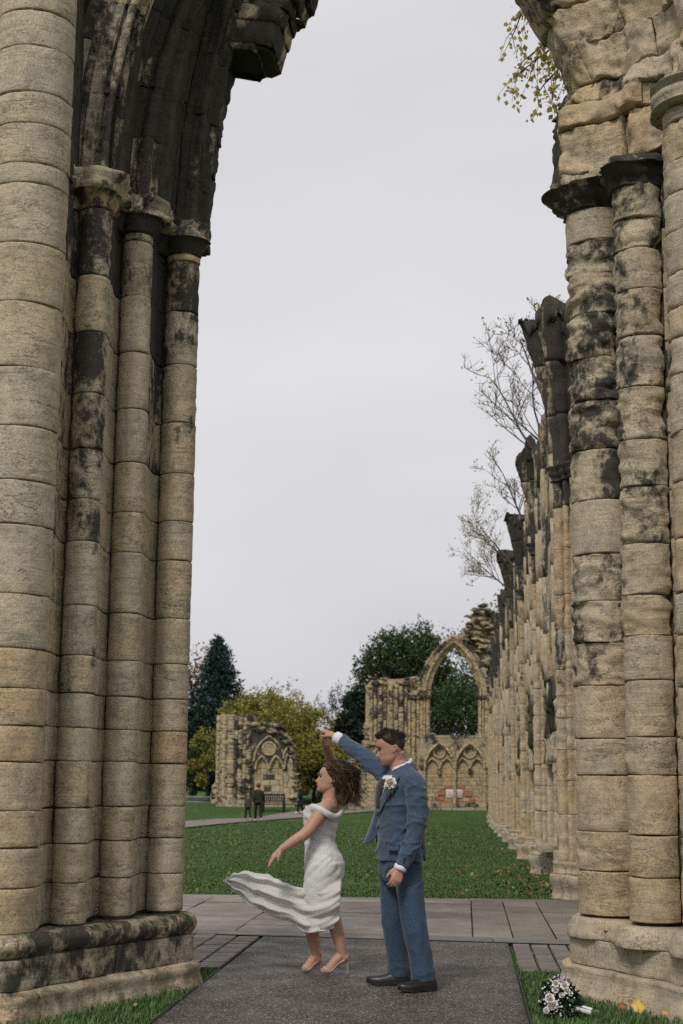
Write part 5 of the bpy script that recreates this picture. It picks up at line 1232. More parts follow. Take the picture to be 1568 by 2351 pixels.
def patch(name, left, right, z0, z1, off, mat, par, n=14, m=6, thick=.004):
    A = []
    for k in range(n):
        t = k / (n - 1); z = z0 + (z1 - z0) * t; l_, r_ = left(t), right(t); A.append([jac(l_ + (r_ - l_) * q / (m - 1), z, off) for q in range(m)])
    A = np.array(A); cen = np.array([gp(915, 1850)[0], YG, 0]); nrm = A - cen; nrm[..., 2] = 0; nrm /= np.linalg.norm(nrm, axis=-1)[..., None]; Bk_ = A - nrm * thick
    V = np.concatenate([A.reshape(-1, 3), Bk_.reshape(-1, 3)]); f = []
    for k in range(n - 1):
        for q in range(m - 1):
            a = k * m + q; f += [(a, a + 1, a + m + 1, a + m), (n * m + a, n * m + a + m, n * m + a + m + 1, n * m + a + 1)]
    ed = [q for q in range(m)] + [k * m + m - 1 for k in range(1, n)] + [(n - 1) * m + q for q in range(m - 2, -1, -1)] + [k * m for k in range(n - 2, 0, -1)]
    for a, b in zip(ed, ed[1:] + ed[:1]): f.append((a, n * m + a, n * m + b, b))
    return obj(name, mesh(name, V, f), mat, par)
zb_, zt_ = gp(0, 1852)[2], gp(0, 1775)[2]
vee = lambda t: .05 + .50 * t
patch('shirt_front', lambda t: -vee(t), lambda t: vee(t), zb_, zt_ + .01, .006, SHIRT, groom)
tie = patch('tie', lambda t: -.13 - .0 * t, lambda t: .13, zb_ + .02, zt_ - .015, .018, TIE, groom, thick=.02)
lap = patch('lapel', lambda t: vee(t) - .10, lambda t: vee(t) + .06 + .52 * min(1, t / .72) * (1 if t < .74 else .62), zb_ - .01, zt_ + .01, .016, TWEED, groom, 24, 8, .014)
patch('lapel', lambda t: -vee(t) - .06 - .40 * min(1, t / .72) * (1 if t < .74 else .6), lambda t: -vee(t) + .10, zb_ - .01, zt_ + .01, .016, TWEED, groom, 24, 8, .014)
patch('pocket_flap', lambda t: .62, lambda t: 1.15, gp(0, 1938)[2], gp(0, 1930)[2], .022, TWEED, groom, 4, 6, .012)
for q, (an_, y_) in enumerate(((.10, 1858), (.12, 1886))):
    c_ = jac(an_, gp(0, y_)[2], .022); obj('button', mesh('button', *tube([c_, c_ + gf * .006], .010, 10)), SHOE, groom)
for q in range(3):
    c_ = gp(927 + q * .8, 1980 - q * 5, -.318); obj('cuff_button', mesh('cuff_button', *ico(c_, .006, 1)), SHOE, groom)
# collars: shirt stands, jacket collar lies over it
def collar(name, mat, off, h0, h1, y0, y1, gapa, thick=.006):
    A = []
    for t in np.linspace(0, 1, 5):
        c = gp(923 - 2 * t, y0 + (y1 - y0) * t); r = (.067 + off) * (1 - .08 * t); row = []
        for a in np.linspace(gapa, 2 * math.pi - gapa, 30):
            dz = h0 + (h1 - h0) * (.5 - .5 * math.cos(a)); row.append(c + gf * r * math.cos(a) * 1.05 + gs * r * math.sin(a) + Z3 * dz * 1.)
        A.append(row)
    A = np.array(A); n, m = A.shape[:2]; c0 = A.mean((0, 1)); nr = A - c0; nr[..., 2] = 0; nr /= np.linalg.norm(nr, axis=-1)[..., None]
    V = np.concatenate([A.reshape(-1, 3), (A + nr * thick).reshape(-1, 3)]); f = []
    for k in range(n - 1):
        for q in range(m - 1): a = k * m + q; f += [(a, a + 1, a + m + 1, a + m), (n * m + a, n * m + a + m, n * m + a + m + 1, n * m + a + 1)]
    for q in range(m - 1): f += [(q, n * m + q, n * m + q + 1, q + 1), ((n - 1) * m + q, (n - 1) * m + q + 1, n * m + (n - 1) * m + q + 1, n * m + (n - 1) * m + q)]
    return obj(name, mesh(name, V, f), mat, groom)
collar('shirt_collar', SHIRT, .004, -.042, .026, 1766, 1749, .22)
collar('jacket_collar', TWEED, .014, -.055, .024, 1770, 1754, .75, .012)
# shirt cuffs
for a, b, r in ((gp(921, 1987, -.267), gp(917, 1998, -.272), .043), (gp(786, 1701, .435), gp(772, 1693, .468), .045)):
    obj('shirt_cuff', mesh('shirt_cuff', *tube(np.array([a, (a + b) / 2, b, b + (b - a) * .05]), [r, r * 1.01, r, r * .8], 20)), SHIRT, groom)
# front flap blown open, small back vent flap
def sheet(name, rows, mat, par, thick=.006, smooth=True):
    A = np.array(rows, float); n, m = A.shape[:2]; du = np.gradient(A, axis=0); dv = np.gradient(A, axis=1); nr = np.cross(du, dv); nr /= np.linalg.norm(nr, axis=-1)[..., None] + 1e-9
    V = np.concatenate([(A + nr * thick / 2).reshape(-1, 3), (A - nr * thick / 2).reshape(-1, 3)]); f = []
    for k in range(n - 1):
        for q in range(m - 1): a = k * m + q; f += [(a, a + m, a + m + 1, a + 1), (n * m + a, n * m + a + 1, n * m + a + m + 1, n * m + a + m)]
    ed = [q for q in range(m)] + [k * m + m - 1 for k in range(1, n)] + [(n - 1) * m + q for q in range(m - 2, -1, -1)] + [k * m for k in range(n - 2, 0, -1)]
    for a, b in zip(ed, ed[1:] + ed[:1]): f.append((a, b, n * m + b, n * m + a))
    return obj(name, mesh(name, V, f, smooth), mat, par)
Lp, Rp = spline([(864, 1853), (852, 1892), (840, 1922), (833, 1937)], 16), spline([(868, 1856), (872, 1890), (868, 1915), (842, 1938)], 16)
sheet('jacket_flap', [[gp(*(Lp[k] + (Rp[k] - Lp[k]) * q / 5), -.01 + .10 * (1 - q / 5) + .03 * k / 15 - .02 * math.sin(q)) for q in range(6)] for k in range(16)], TWEED, groom, .01)
sheet('jacket_lining', [[gp(866 - 3 * k / 6 + q * 2.2, 1905 + k * 5, .09) for q in range(5)] for k in range(7)], LINING, groom)
Lp, Rp = spline([(964, 1915), (969, 1945), (974, 1976)], 10), spline([(972, 1918), (975, 1948), (976.5, 1976)], 10)
sheet('vent_flap', [[gp(*(Lp[k] + (Rp[k] - Lp[k]) * q / 3), -.02 + .05 * q / 3) for q in range(4)] for k in range(10)], LINING, groom, .008)
# trousers
tp = [loft([ring(gp(x, y), gf, gs, a, b, 2.3, 36) for y, x, a, b in ((1950, 917, .118, .178), (1975, 918, .128, .185), (2000, 917, .130, .180), (2022, 917, .11, .165))])]
tp.append(limb([gp(936, 1990, -.095), gp(941, 2040, -.11), gp(950, 2112, -.13), gp(963, 2185, -.125), gp(971, 2242, -.12), gp(972, 2254, -.12)], [.10, .098, .090, .083, .080, .079], 34, 24))
tp.append(limb([gp(905, 1990, .09), gp(902, 2040, .09), gp(903, 2112, .09), gp(911, 2180, .11), gp(917, 2226, .13), gp(918, 2240, .135)], [.10, .095, .086, .080, .077, .076], 34, 24))
tm = remesh(tp, .0075, 5, 'trousers')
def tfold(p):
    lo = np.clip((gp(0, 2190)[2] - p[:, 2]) / .1, 0, 1); hi = np.clip((p[:, 2] - gp(0, 2060)[2]) / .2, 0, 1)
    sl = np.stack([p[:, 0] * .8 + p[:, 2] * .6, p[:, 1], p[:, 2] * .8 - p[:, 0] * .6], -1)
    return .006 * ridged(p, 5., 41, (2.2, 1.2, .7)) + .012 * lo * ridged(p, 7., 5, (.6, .6, 2.2)) + .012 * hi * ridged(sl, 6., 9, (.6, 1, 2.4)) - .005
displace(tm, tfold); obj('trousers', tm, TWEED_T, groom)
def shoe(heel, toe, w_, mat, par, sole_h=.022, top=.085):
    heel, toe = np.array(heel, float), np.array(toe, float); d = toe - heel; L_ = np.linalg.norm(d); d /= L_; s = np.cross(d, Z3)
    rows, sole = [], []
    for t, wd, h in ((0, .62, .78), (.05, .78, .95), (.16, .86, 1.0), (.30, .84, .98), (.42, .82, .80), (.55, .92, .62), (.70, 1.0, .50), (.84, .88, .40), (.94, .60, .30), (1.0, .25, .2)):
        c = heel + d * t * L_; lift = .012 * max(0, (t - .7) / .3) ** 1.5; a = np.linspace(0, math.pi, 12)
        up_ = np.array([c + s * wd * w_ * math.cos(q) + Z3 * (sole_h + lift + top * h * math.sin(q) ** .8) for q in a]); rows.append(np.concatenate([up_, [c - s * wd * w_ * .9 + Z3 * (sole_h * .4 + lift), c + s * wd * w_ * .9 + Z3 * (sole_h * .4 + lift)]]))
        so_ = 1.06; sole.append(np.array([c + s * wd * w_ * so_ + Z3 * (sole_h + lift), c - s * wd * w_ * so_ + Z3 * (sole_h + lift), c - s * wd * w_ * so_ + Z3 * (lift + (.0 if t < .34 or t > .45 else .008)), c + s * wd * w_ * so_ + Z3 * (lift + (.0 if t < .34 or t > .45 else .008))]))
    o = obj('shoe', mesh('shoe', *loft(rows)), mat, par); obj('sole', mesh('sole', *loft(sole), False), simple('sole_rubber', (.012, .012, .012), .6), o); return o
def ground_px(x, y):
    d = FW + RT * (x - PCX) / FPX - UP * (y - PCY) / FPX; return np.array([0, 0, CAMZ]) + d * (-CAMZ / d[2]) + np.array([0, 0, .006])
hN_, tN_ = ground_px(996, 2276), ground_px(924, 2290); hF_, tF_ = ground_px(941, 2262), ground_px(846, 2258)
hN_ = np.array([ankN[0] + .07, ankN[1] + .02, .006]); tN_ = hN_ + np.array([-.235, -.15, 0]); hF_ = np.array([ankF[0] + .075, ankF[1] + .0, .006]); tF_ = hF_ + np.array([-.305, -.02, 0])
shoe(hN_, tN_, .05, SHOE, groom); shoe(hF_, tF_, .05, SHOE, groom)
# wedding ring
rc_ = wrN + dN / np.linalg.norm(dN) * .11 + gs * .025; obj('ring', mesh('ring', *tube(np.array([rc_ + .011 * (np.array([1, 0, 0]) * math.cos(a) + np.array([0, .7, .7]) * math.sin(a)) for a in np.linspace(0, 6.28, 14)]), .002, 5)), METAL, groom)
# buttonhole flower
PETAL = simple('white_petal', (.80, .76, .68), .6, .3, .08, 90); LEAFG = simple('florist_leaf', (.03, .06, .025), .55, .3, .4, 60)
def rose(name, par, c, r, mat, seed=0, axis=(0, -1, .3)):
    R = np.random.default_rng(seed); ax = np.array(axis, float); ax /= np.linalg.norm(ax); u_ = np.cross(ax, Z3); u_ /= np.linalg.norm(u_); v_ = np.cross(ax, u_); parts = []
    for lay, (rr, n_, op) in enumerate(((.25, 4, .15), (.5, 5, .45), (.78, 6, .8), (1., 7, 1.15))):
        for q in range(n_):
            a = 2 * math.pi * (q + .5 * lay) / n_ + R.normal(0, .12); d = u_ * math.cos(a) + v_ * math.sin(a); t = np.cross(ax, d); rows = []
            for k in range(5):
                s = k / 4; p0 = c + d * r * rr * (.25 + .75 * math.sin(s * 1.2) * 1.0) + ax * r * (.75 * s * math.cos(op * s) - .1 * lay); wd = r * .55 * math.sin(.5 + s * 2.0) * (.7 + .4 * rr)
                rows.append([p0 + t * wd * x - d * r * .22 * x * x + ax * .05 * r * R.normal() for x in (-1, -.5, 0, .5, 1)])
            A = np.array(rows).reshape(-1, 3); parts.append((A, [(i * 5 + j, i * 5 + j + 1, i * 5 + j + 6, i * 5 + j + 5) for i in range(4) for j in range(4)]))
    v, f = merge(parts); return obj(name, mesh(name, v, f), mat, par)
bc_ = jac(.62, gp(0, 1788)[2], .035); flw = thing('buttonhole_flower', 'white rose buttonhole pinned to the blue lapel', 'flower')
rose('rose_bloom', flw, bc_, .045, PETAL, 2, (-.25, -1, .25))
lf = []
for k in range(9):
    a = random.uniform(3.6, 5.9); d = np.array([math.cos(a) * .6, -.25, math.sin(a)]); d /= np.linalg.norm(d); s = np.cross(d, [0, 1, 0]); b = bc_ + np.array([0, .012, -.01])
    L_ = random.uniform(.05, .085); lf.append((np.array([b, b + d * L_ * .5 + s * .013, b + d * L_ + [0, -.01, 0], b + d * L_ * .5 - s * .013]), [(0, 1, 2, 3)]))
obj('leaf_sprig', mesh('leaf_sprig', *merge(lf), False), LEAFG, flw)
obj('pocket_ribbon', mesh('ribbon', *tube([jac(.28, gp(0, 1789)[2], .024), jac(.22, gp(0, 1799)[2], .024)], .005, 6, flat=(1, .4))), SHIRT, groom)
# ================================================================ bride
YB = 11.0
bpx = lambda x, y, d=0.: at(x, y, YB + d)
bride = thing('person', 'woman in white off-shoulder dress twirling with arms out', 'person')
BY = math.radians(-8); bf = np.array([-math.cos(BY), -math.sin(BY), 0]); bs = np.array([math.sin(BY), -math.cos(BY), 0])
HB_ = .208
Rb_ = rotm(math.radians(4), math.radians(-10), math.radians(-4)); hcb = bpx(758, 1789)
hgb, ttb, aab = head_grid(HB_, female=True, mouth_open=.012); hv, hf_ = grid_mesh(hgb)
parts = [(xf(hv, Rb_, hcb), hf_)] + [(xf(v, Rb_, hcb), f) for s in (-1, 1) for v, f in ear(HB_ * .95, s)]
parts.append(limb([xf((.03, 0, -.02), Rb_, hcb), bpx(759, 1822), bpx(757, 1846)], [.05, .05, .064]))
# bust, waist, hips
br = [(1838, 757, .045, .085), (1850, 754, .075, .150), (1862, 745, .098, .150), (1880, 738, .100, .128), (1895, 738, .092, .116), (1915, 737, .086, .10), (1934, 736, .084, .10), (1955, 739, .095, .12), (1980, 744, .11, .145), (2005, 744, .11, .148), (2040, 741, .10, .135)]
parts.append(loft([ring(bpx(x, y), bf, bs, a, b, 2.2, 36) for y, x, a, b in br]))
# near arm reaching down and out, far arm raised to his hand
shn, eln, wrn = bpx(741, 1862, -.15), bpx(701, 1914, -.22), bpx(645, 1950, -.26)
parts.append(limb([bpx(752, 1852, -.10), shn, (shn * .5 + eln * .5) + [.005, 0, .004], eln, eln * .6 + wrn * .4, wrn], [.055, .056, .05, .042, .038, .026], 34, 18))
shf, elf, wrf = bpx(752, 1850, .15), bpx(768, 1768, .20), bpx(746, 1706, .0)
parts.append(limb([bpx(755, 1852, .10), shf, bpx(765, 1806, .22), elf, bpx(757, 1735, .13), wrf], [.055, .055, .046, .040, .036, .026], 34, 18))
dn = bpx(624, 1972, -.27) - wrn; parts += hand(wrn, dn, np.array([.35, .25, -.75]), .172, 1, (.10, .16, .2, .26), .14, (.5, .3))
df = bpx(741, 1672, -.03) - wrf; parts += hand(wrf, df, np.array([.7, -.6, .2]), .155, -1, (.62, .66, .7, .74), .02, (.3, .25))
# legs, heels raised in pumps
kN, kF = bpx(757, 2075, -.06), bpx(722, 2078, .08); aN, aF = bpx(786, 2192, -.02), bpx(727, 2196, .10)
parts.append(limb([bpx(747, 2005, -.055), kN, bpx(771, 2128, -.04), bpx(779, 2158, -.03), aN], [.07, .058, .052, .045, .034], 30, 18))
parts.append(limb([bpx(738, 2000, .08), kF, bpx(717, 2140, .09), bpx(721, 2165, .10), aF], [.07, .056, .050, .043, .033], 30, 18))
feet = []
def foot(ank, toe, heel):
    toe, heel = np.array(toe, float), np.array(heel, float); b = heel + (toe - heel) * .72
    return [limb([ank, heel * .75 + ank * .25, heel + [0, 0, .005]], [.034, .034, .028], 12, 14), limb([ank, (ank + b) / 2 + [-.004, 0, .006], b, toe], [.034, .033, .032, .013], 18, 14, (1, 1))]
tN = bpx(741, 2233, -.06); eN = bpx(793, 2203, -.01); tF = bpx(697, 2229, .07); eF = bpx(731, 2206, .11)
parts += foot(aN, tN, eN) + foot(aF, tF, eF)
obj('body', remesh(parts, .0052, 2, 'bride_body'), SKIN_F, bride)
face_bits(bride, HB_, Rb_, hcb, .01, HAIR_F, True)
# pumps with thin heels
for ank, toe, heel in ((aN, tN, eN), (aF, tF, eF)):
    b = heel + (toe - heel) * .70; d = (toe - heel) / np.linalg.norm(toe - heel); s = np.cross(d, Z3); s /= np.linalg.norm(s); rows = []
    ball = np.array([b[0], b[1], toe[2]]) - [0, 0, .012]
    line = spline([heel + [.012, 0, .045], heel + [.010, 0, -.012], (heel + b) / 2 - [0, 0, .018], ball, toe - [.012, 0, .004]], 16)
    wid = np.interp(np.linspace(0, 1, 16), [0, .2, .45, .72, .9, 1], [.018, .034, .031, .041, .03, .008]); hgt = np.interp(np.linspace(0, 1, 16), [0, .2, .45, .72, .9, 1], [.006, .052, .03, .03, .036, .016])
    for k in range(16):
        a = np.linspace(math.pi, 2 * math.pi, 9); U = np.array([line[k] + s * wid[k] * math.cos(q) + Z3 * (hgt[k] + hgt[k] * 1.0 * math.sin(q)) for q in a])
        if k > 11: a2 = np.linspace(0, math.pi, 9)[1:-1]; U = np.concatenate([U, [line[k] + s * wid[k] * math.cos(q) + Z3 * (hgt[k] + hgt[k] * .75 * math.sin(q)) for q in a2]])
        else: U = np.concatenate([U, [line[k] + s * wid[k] * .86 * math.cos(q) + Z3 * (hgt[k] - hgt[k] * .86 * math.sin(q)) for q in np.linspace(0, math.pi, 9)[1:-1]]])
        rows.append(U)
    sh = obj('shoe', mesh('shoe', *loft(rows)), PUMP, bride)
    hb = heel + [.014, 0, -.01]; g_ = .004 if ank is aN else max(.004, hb[2] - .10)
    obj('heel', mesh('heel', *limb([hb + [-.006, 0, .012], hb + [.0, 0, -.02], np.array([hb[0] + .004, hb[1], max(g_ + .03, g_)]), np.array([hb[0] + .004, hb[1], g_])], [.018, .011, .006, .006], 10, 8)), PUMP, sh)
# dress: ruched bodice and pencil skirt
dr = [(1858, 738, .112, .166), (1866, 738, .120, .166), (1877, 736, .130, .158), (1890, 737, .124, .148), (1905, 736, .116, .136), (1920, 735, .111, .130), (1934, 735, .112, .130), (1950, 738, .124, .146), (1965, 742, .136, .165), (1981, 745, .146, .180), (2005, 744.5, .145, .183), (2030, 741, .142, .176), (2055, 737, .134, .166), (2080, 736, .124, .16), (2100, 737, .120, .158), (2118, 739, .122, .16), (2134, 740, .124, .162)]
dm = []
for y, x, a, b in dr:
    c = bpx(x, y); r_ = ring(c, bf, bs, a, b, 2.2, 96); tl = (r_ - c) @ bf
    if y > 2090: r_[:, 2] += -.022 * (tl / .12) * (y - 2090) / 44 + .0
    if y < 1870: r_[:, 2] += .030 * np.clip(tl / .11, -1, 1)
    dm.append(r_)
dm2 = []
for k in range(len(dm) - 1):
    for q in range(6): dm2.append(dm[k] + (dm[k + 1] - dm[k]) * q / 6)
dm2.append(dm[-1]); dme = mesh('dress', *loft(dm2, cap=False))
def dfold(p):
    q = p - bpx(738, 1900); sl = q[:, 2] + .35 * q[:, 0]; up = np.exp(-((q[:, 2] + .02) / .13) ** 2)
    w_ = np.sin(sl * 95 + 4 * fbm(p, 5., 2, 3)) * .0028 * (.25 + up)
    hip = np.exp(-((q[:, 2] + .27) / .12) ** 2) * ridged(np.stack([q[:, 0] * .75 + q[:, 2] * .66, q[:, 1], q[:, 2] * .75 - q[:, 0] * .66], -1), 6.5, 3, (.4, .8, 2.4)) * .012
    low = np.clip((bpx(0, 2040)[2] - p[:, 2]) / .15, 0, 1) * (ridged(np.stack([q[:, 0] * .9 + q[:, 2] * .3, q[:, 1], q[:, 2] * .9 - q[:, 0] * .3], -1), 7., 8, (.5, .5, 2.6)) * .014)
    return w_ + hip + low + .002
displace(dme, dfold); dress = obj('dress', dme, DRESS, bride)
# neckline band falling off the shoulders
nb = []
pts = spline([bpx(699, 1868, -.02), bpx(716, 1855, -.15), bpx(737, 1860, -.212), bpx(756, 1871, -.19), bpx(772, 1875, -.10), bpx(786, 1862, .0), bpx(791, 1848, .10), bpx(770, 1845, .20), bpx(728, 1852, .17), bpx(702, 1865, .08), bpx(699, 1868, -.02)], 60)
hh = np.interp(np.linspace(0, 1, 60), [0, .15, .3, .45, .6, 1], [.05, .055, .048, .042, .03, .05])
rows = []
for k in range(60):
    c = pts[k]; o_ = c - np.array([bpx(745, 1870)[0], YB, c[2]]); o_ /= np.linalg.norm(o_); rows.append([c + Z3 * (hh[k] * (.5 - q / 5)) + o_ * (.012 * math.sin(math.pi * q / 5) + .004 * vnoise(np.array([[k * .5, q, 3.]]))[0]) for q in range(6)])
sheet('neckline_band', rows, DRESS, bride, .006)
# wind-blown train
N_, M_ = 110, 60
T_ = spline([(783, 2016), (752, 2034), (720, 2043), (694, 2041), (664, 2031), (638, 2021), (612, 2009), (594, 2004), (572, 2003), (545, 2007), (522, 2012)], N_)
B_b = spline([(779, 2112), (758, 2130), (730, 2141), (702, 2141), (668, 2117), (625, 2104), (594, 2088), (574, 2078), (553, 2058), (532, 2043), (514, 2024)], N_)
rows = []
for k in range(N_):
    u = k / (N_ - 1); row = []
    for q in range(M_):
        v_ = q / (M_ - 1); x, y = T_[k] + (B_b[k] - T_[k]) * v_
        wob = math.sin(v_ * 17 + u * 5.5 + 1.8 * math.sin(u * 6)) * .022 * (.4 + .8 * u) + math.sin(v_ * 37 - u * 9 + 2.4 * math.sin(u * 8)) * .006 * (.5 + u) + .02 * float(vnoise(np.array([[u * 9, v_ * 5, 2.]]))[0]) + .05 * math.sin(u * 9 + v_ * 2) * u
        y += 2.4 * math.sin(u * 47 + 3 * math.sin(u * 13)) * u * abs(2 * v_ - 1) ** 3 + 3.4 * float(vnoise(np.array([[u * 11, v_ * 2., 7.]]))[0]) * min(1, u * 2) + 2.2 * math.sin(u * 19 + v_ * 5) * u; x += 2.5 * float(vnoise(np.array([[u * 7, v_ * 6., 17.]]))[0]) * u ; body = -.19 * math.exp(-((u - .08) / .26) ** 2) * (1 - .25 * abs(2 * v_ - 1))
        row.append(bpx(x, y, body + wob - .03 + .10 * v_ * (1 - u) * u))
    rows.append(row)
sheet('train', rows, CHIFF, bride, .002)
# underside layer of the train
rows = []
for k in range(N_):
    u = k / (N_ - 1); row = []
    for q in range(16):
        v_ = q / 15; x, y = T_[k] + (B_b[k] - T_[k]) * (.10 + .75 * v_); row.append(bpx(x + 10 * u, y + 4 * math.sin(u * 11), -.02 * (1 - u) + .07 + .035 * math.sin(v_ * 9 - u * 12) - .12 * math.exp(-(u / .2) ** 2)))
    rows.append(row)
sheet('train_lining', rows, CHIFF, bride, .003)
# bracelet
obj('bracelet', mesh('bracelet', *tube(np.array([wrn + .028 * (np.array([.6, 0, .8]) * math.cos(a) + np.array([0, 1, 0]) * math.sin(a)) - (wrn - eln) * .04 for a in np.linspace(0, 6.28, 16)]), .002, 5)), METAL, bride)
# hair: tossed curls blowing back
T2, A2 = np.meshgrid(ttb, aab, indexing='ij'); CA = np.cos(A2)
hl = np.where(CA < 0, .15 + .36 * np.clip(1 - np.abs(CA) * 1.5, 0, 1), .52 + .26 * np.clip(CA, 0, 1)); hm = np.clip((hl - T2) / .05, 0, 1)
cap = hair_cap(hgb, hm, .013, HB_, 5, Rb_, hcb, .5)
vol = [ico(bpx(788, 1793, -.02), .075, 3, (1, .95, .9)), ico(bpx(795, 1815, 0), .065, 3), ico(bpx(776, 1783, 0), .085, 3), ico(bpx(787, 1832, -.03), .045, 3)]
vol = [(v + (v - v.mean(0)) * (.35 * fbm(v, 22, 3, 6 + i))[:, None], f) for i, (v, f) in enumerate(vol)]
Rr = np.random.default_rng(11); st = []
for k in range(2900):
    while True:
        i, j = Rr.integers(0, 52), Rr.integers(0, 72)
        if hm[i, j] > .3: break
    p = xf(hgb[i, j], Rb_, hcb); n_ = p - hcb; n_ /= np.linalg.norm(n_)
    L_ = Rr.uniform(.14, .30); m = 13; d = n_ * .35 + np.array([.8, 0, -.1]); d /= np.linalg.norm(d); P = [p + n_ * .006]; g_ = Rr.uniform(.2, 1.0)
    tgt = bpx(784 + 44 * Rr.random() ** 1.2, Rr.uniform(1762, 1850), Rr.normal(-.02, .07)); ph = Rr.uniform(0, 6.28); cr = Rr.uniform(.008, .03); fq = Rr.uniform(1.0, 2.6)
    base = spline([P[0], P[0] + d * L_ * .28, (P[0] + tgt) / 2 + n_ * [.03, .05, .012] + [.012, 0, 0], tgt + Rr.normal(0, .012 if k % 14 else .05, 3)], m); T, Nn, Bn = frames(base); w_ = np.linspace(0, 1, m)
    P = base + cr * w_[:, None] ** .7 * (Nn * np.cos(ph + w_ * fq * 6.28)[:, None] + Bn * np.sin(ph + w_ * fq * 6.28)[:, None]); r0 = Rr.choice([.0011, .0017, .0026], p=[.5, .38, .12])
    st.append(tube(P, np.interp(w_, [0, .3, .8, 1], [r0, r0 * 1.3, r0, r0 * .2]), 3))
v, f = merge([cap] + vol + st); obj('hair', mesh('hair', v, f), HAIR_F, bride)
# ================================================================ bouquet on the grass
bq_c = at(1283, 2294, 9.36); bouquet = thing('bouquet', 'bridal bouquet of white flowers with wrapped white handle on grass', 'bouquet')
ax = at(1345, 2320, 9.30) - at(1292, 2303, 9.34); ax /= np.linalg.norm(ax)
LEAF_D = leaf_material('bouquet_leaf', [(0, (.008, .02, .010)), (.6, (.02, .045, .02)), (1, (.05, .085, .045))], .1)
n_ = 1500; d = rng.normal(0, 1, (n_, 3)); d /= np.linalg.norm(d, axis=1)[:, None]; P = bq_c + d * np.array([.10, .09, .115]) * rng.uniform(.5, 1., (n_, 1)) ** .5; P = P[P[:, 2] > .0]
P = np.concatenate([P, bq_c + ax * .10 + rng.normal(0, .025, (200, 3))])
obj('foliage', quads_mesh('foliage', leaf_quads(P, .04, .1, .5), 4), LEAF_D, bouquet)
for k, (x, y, r) in enumerate(((1262, 2292, .034), (1270, 2306, .034), (1276, 2258, .026), (1296, 2262, .03), (1262, 2312, .022), (1254, 2320, .022), (1290, 2285, .02), (1275, 2272, .024), (1302, 2275, .022))):
    c = at(x, y, 9.27); rose('flower', bouquet, c, r, PETAL, 20 + k, tuple((c - bq_c) * 3 + np.array([-.1, -.5, .25])))
pk = []
GYP = simple('tiny_white_flower', (.74, .72, .74), .7); LIL = simple('lilac_sprig', (.52, .42, .52), .7)
for k in range(230):
    d = rng.normal(0, 1, 3); d[1] -= .6; d /= np.linalg.norm(d); c = bq_c + d * np.array([.115, .10, .125]) * rng.uniform(.92, 1.08); 
    if c[2] > .01 and fbm(c[None] * 1., 22., 2, 3)[0] > -.1: pk.append(ico(c, rng.uniform(.004, .0075), 1))
obj('filler_blossom', mesh('filler_blossom', *merge(pk)), GYP, bouquet)
pk = [ico(at(1288 + rng.normal(0, 12), 2252 + rng.normal(0, 7), 9.30 + rng.normal(0, .03)), rng.uniform(.004, .007), 1) for k in range(70)]
obj('filler_blossom', mesh('filler_blossom', *merge(pk)), LIL, bouquet)
h0 = at(1318, 2312, 9.32); h1 = at(1359, 2323, 9.28); s0 = at(1300, 2305, 9.33)
obj('handle_wrap', mesh('handle_wrap', *tube(resample(np.array([h0, h1]), .012), .022 + .0012 * np.cos(np.arange(len(resample(np.array([h0, h1]), .012))) * 2.5), 16)), cloth_mat('ribbon', (.62, .60, .58), (.76, .74, .72), 140, .3, .1), bouquet)
STEM = simple('stem', (.10, .16, .05), .6)
for k in range(14):
    o_ = rng.normal(0, .008, 3); e = h1 + (h1 - h0) * rng.uniform(.25, .5) + o_ * 1.6; obj('stem', mesh('stem', *tube(np.array([s0 + o_, h1 + o_, e]), .0032, 6)), STEM, bouquet)
# larger fallen leaves by the pier
def maple(name, label, x, y, Y, r, col, tilt, seed):
    R = np.random.default_rng(seed); c = at(x, y, Y); c[2] = max(c[2], .02); a = np.linspace(0, 2 * math.pi, 40, endpoint=False); rad = r * (.66 + .20 * np.abs(np.cos(2.5 * a)) ** .8 + .16 * np.cos(a) + .05 * R.normal(0, 1, 40))
    P = np.stack([rad * np.cos(a), rad * np.sin(a), .12 * r * np.cos(3 * a) + .1 * r * R.normal(0, .3, 40)], -1); M = Matrix.Rotation(tilt, 3, 'X') @ Matrix.Rotation(R.uniform(0, 6), 3, 'Z'); P = P @ np.array(M).T
    V = np.concatenate([[c], c + P, [c - [0, 0, .0015]], c + P - [0, 0, .0015]]); f = [(0, 1 + k, 1 + (k + 1) % 40) for k in range(40)] + [(41, 42 + (k + 1) % 40, 42 + k) for k in range(40)] + [(1 + k, 42 + k, 42 + (k + 1) % 40, 1 + (k + 1) % 40) for k in range(40)]
    t = thing(name, label, 'leaf'); obj('blade', mesh('blade', V, f), simple('dry_leaf', col, .7, .3, .25, 40), t); q = np.array(M) @ np.array([-r * .5, 0, 0]); q /= np.linalg.norm(q); obj('stalk', mesh('stalk', *tube(np.array([c, c + q * r * .5, c + q * r * 1.0]), .0016, 5)), simple('dry_stalk', (.2, .12, .05), .7), t)
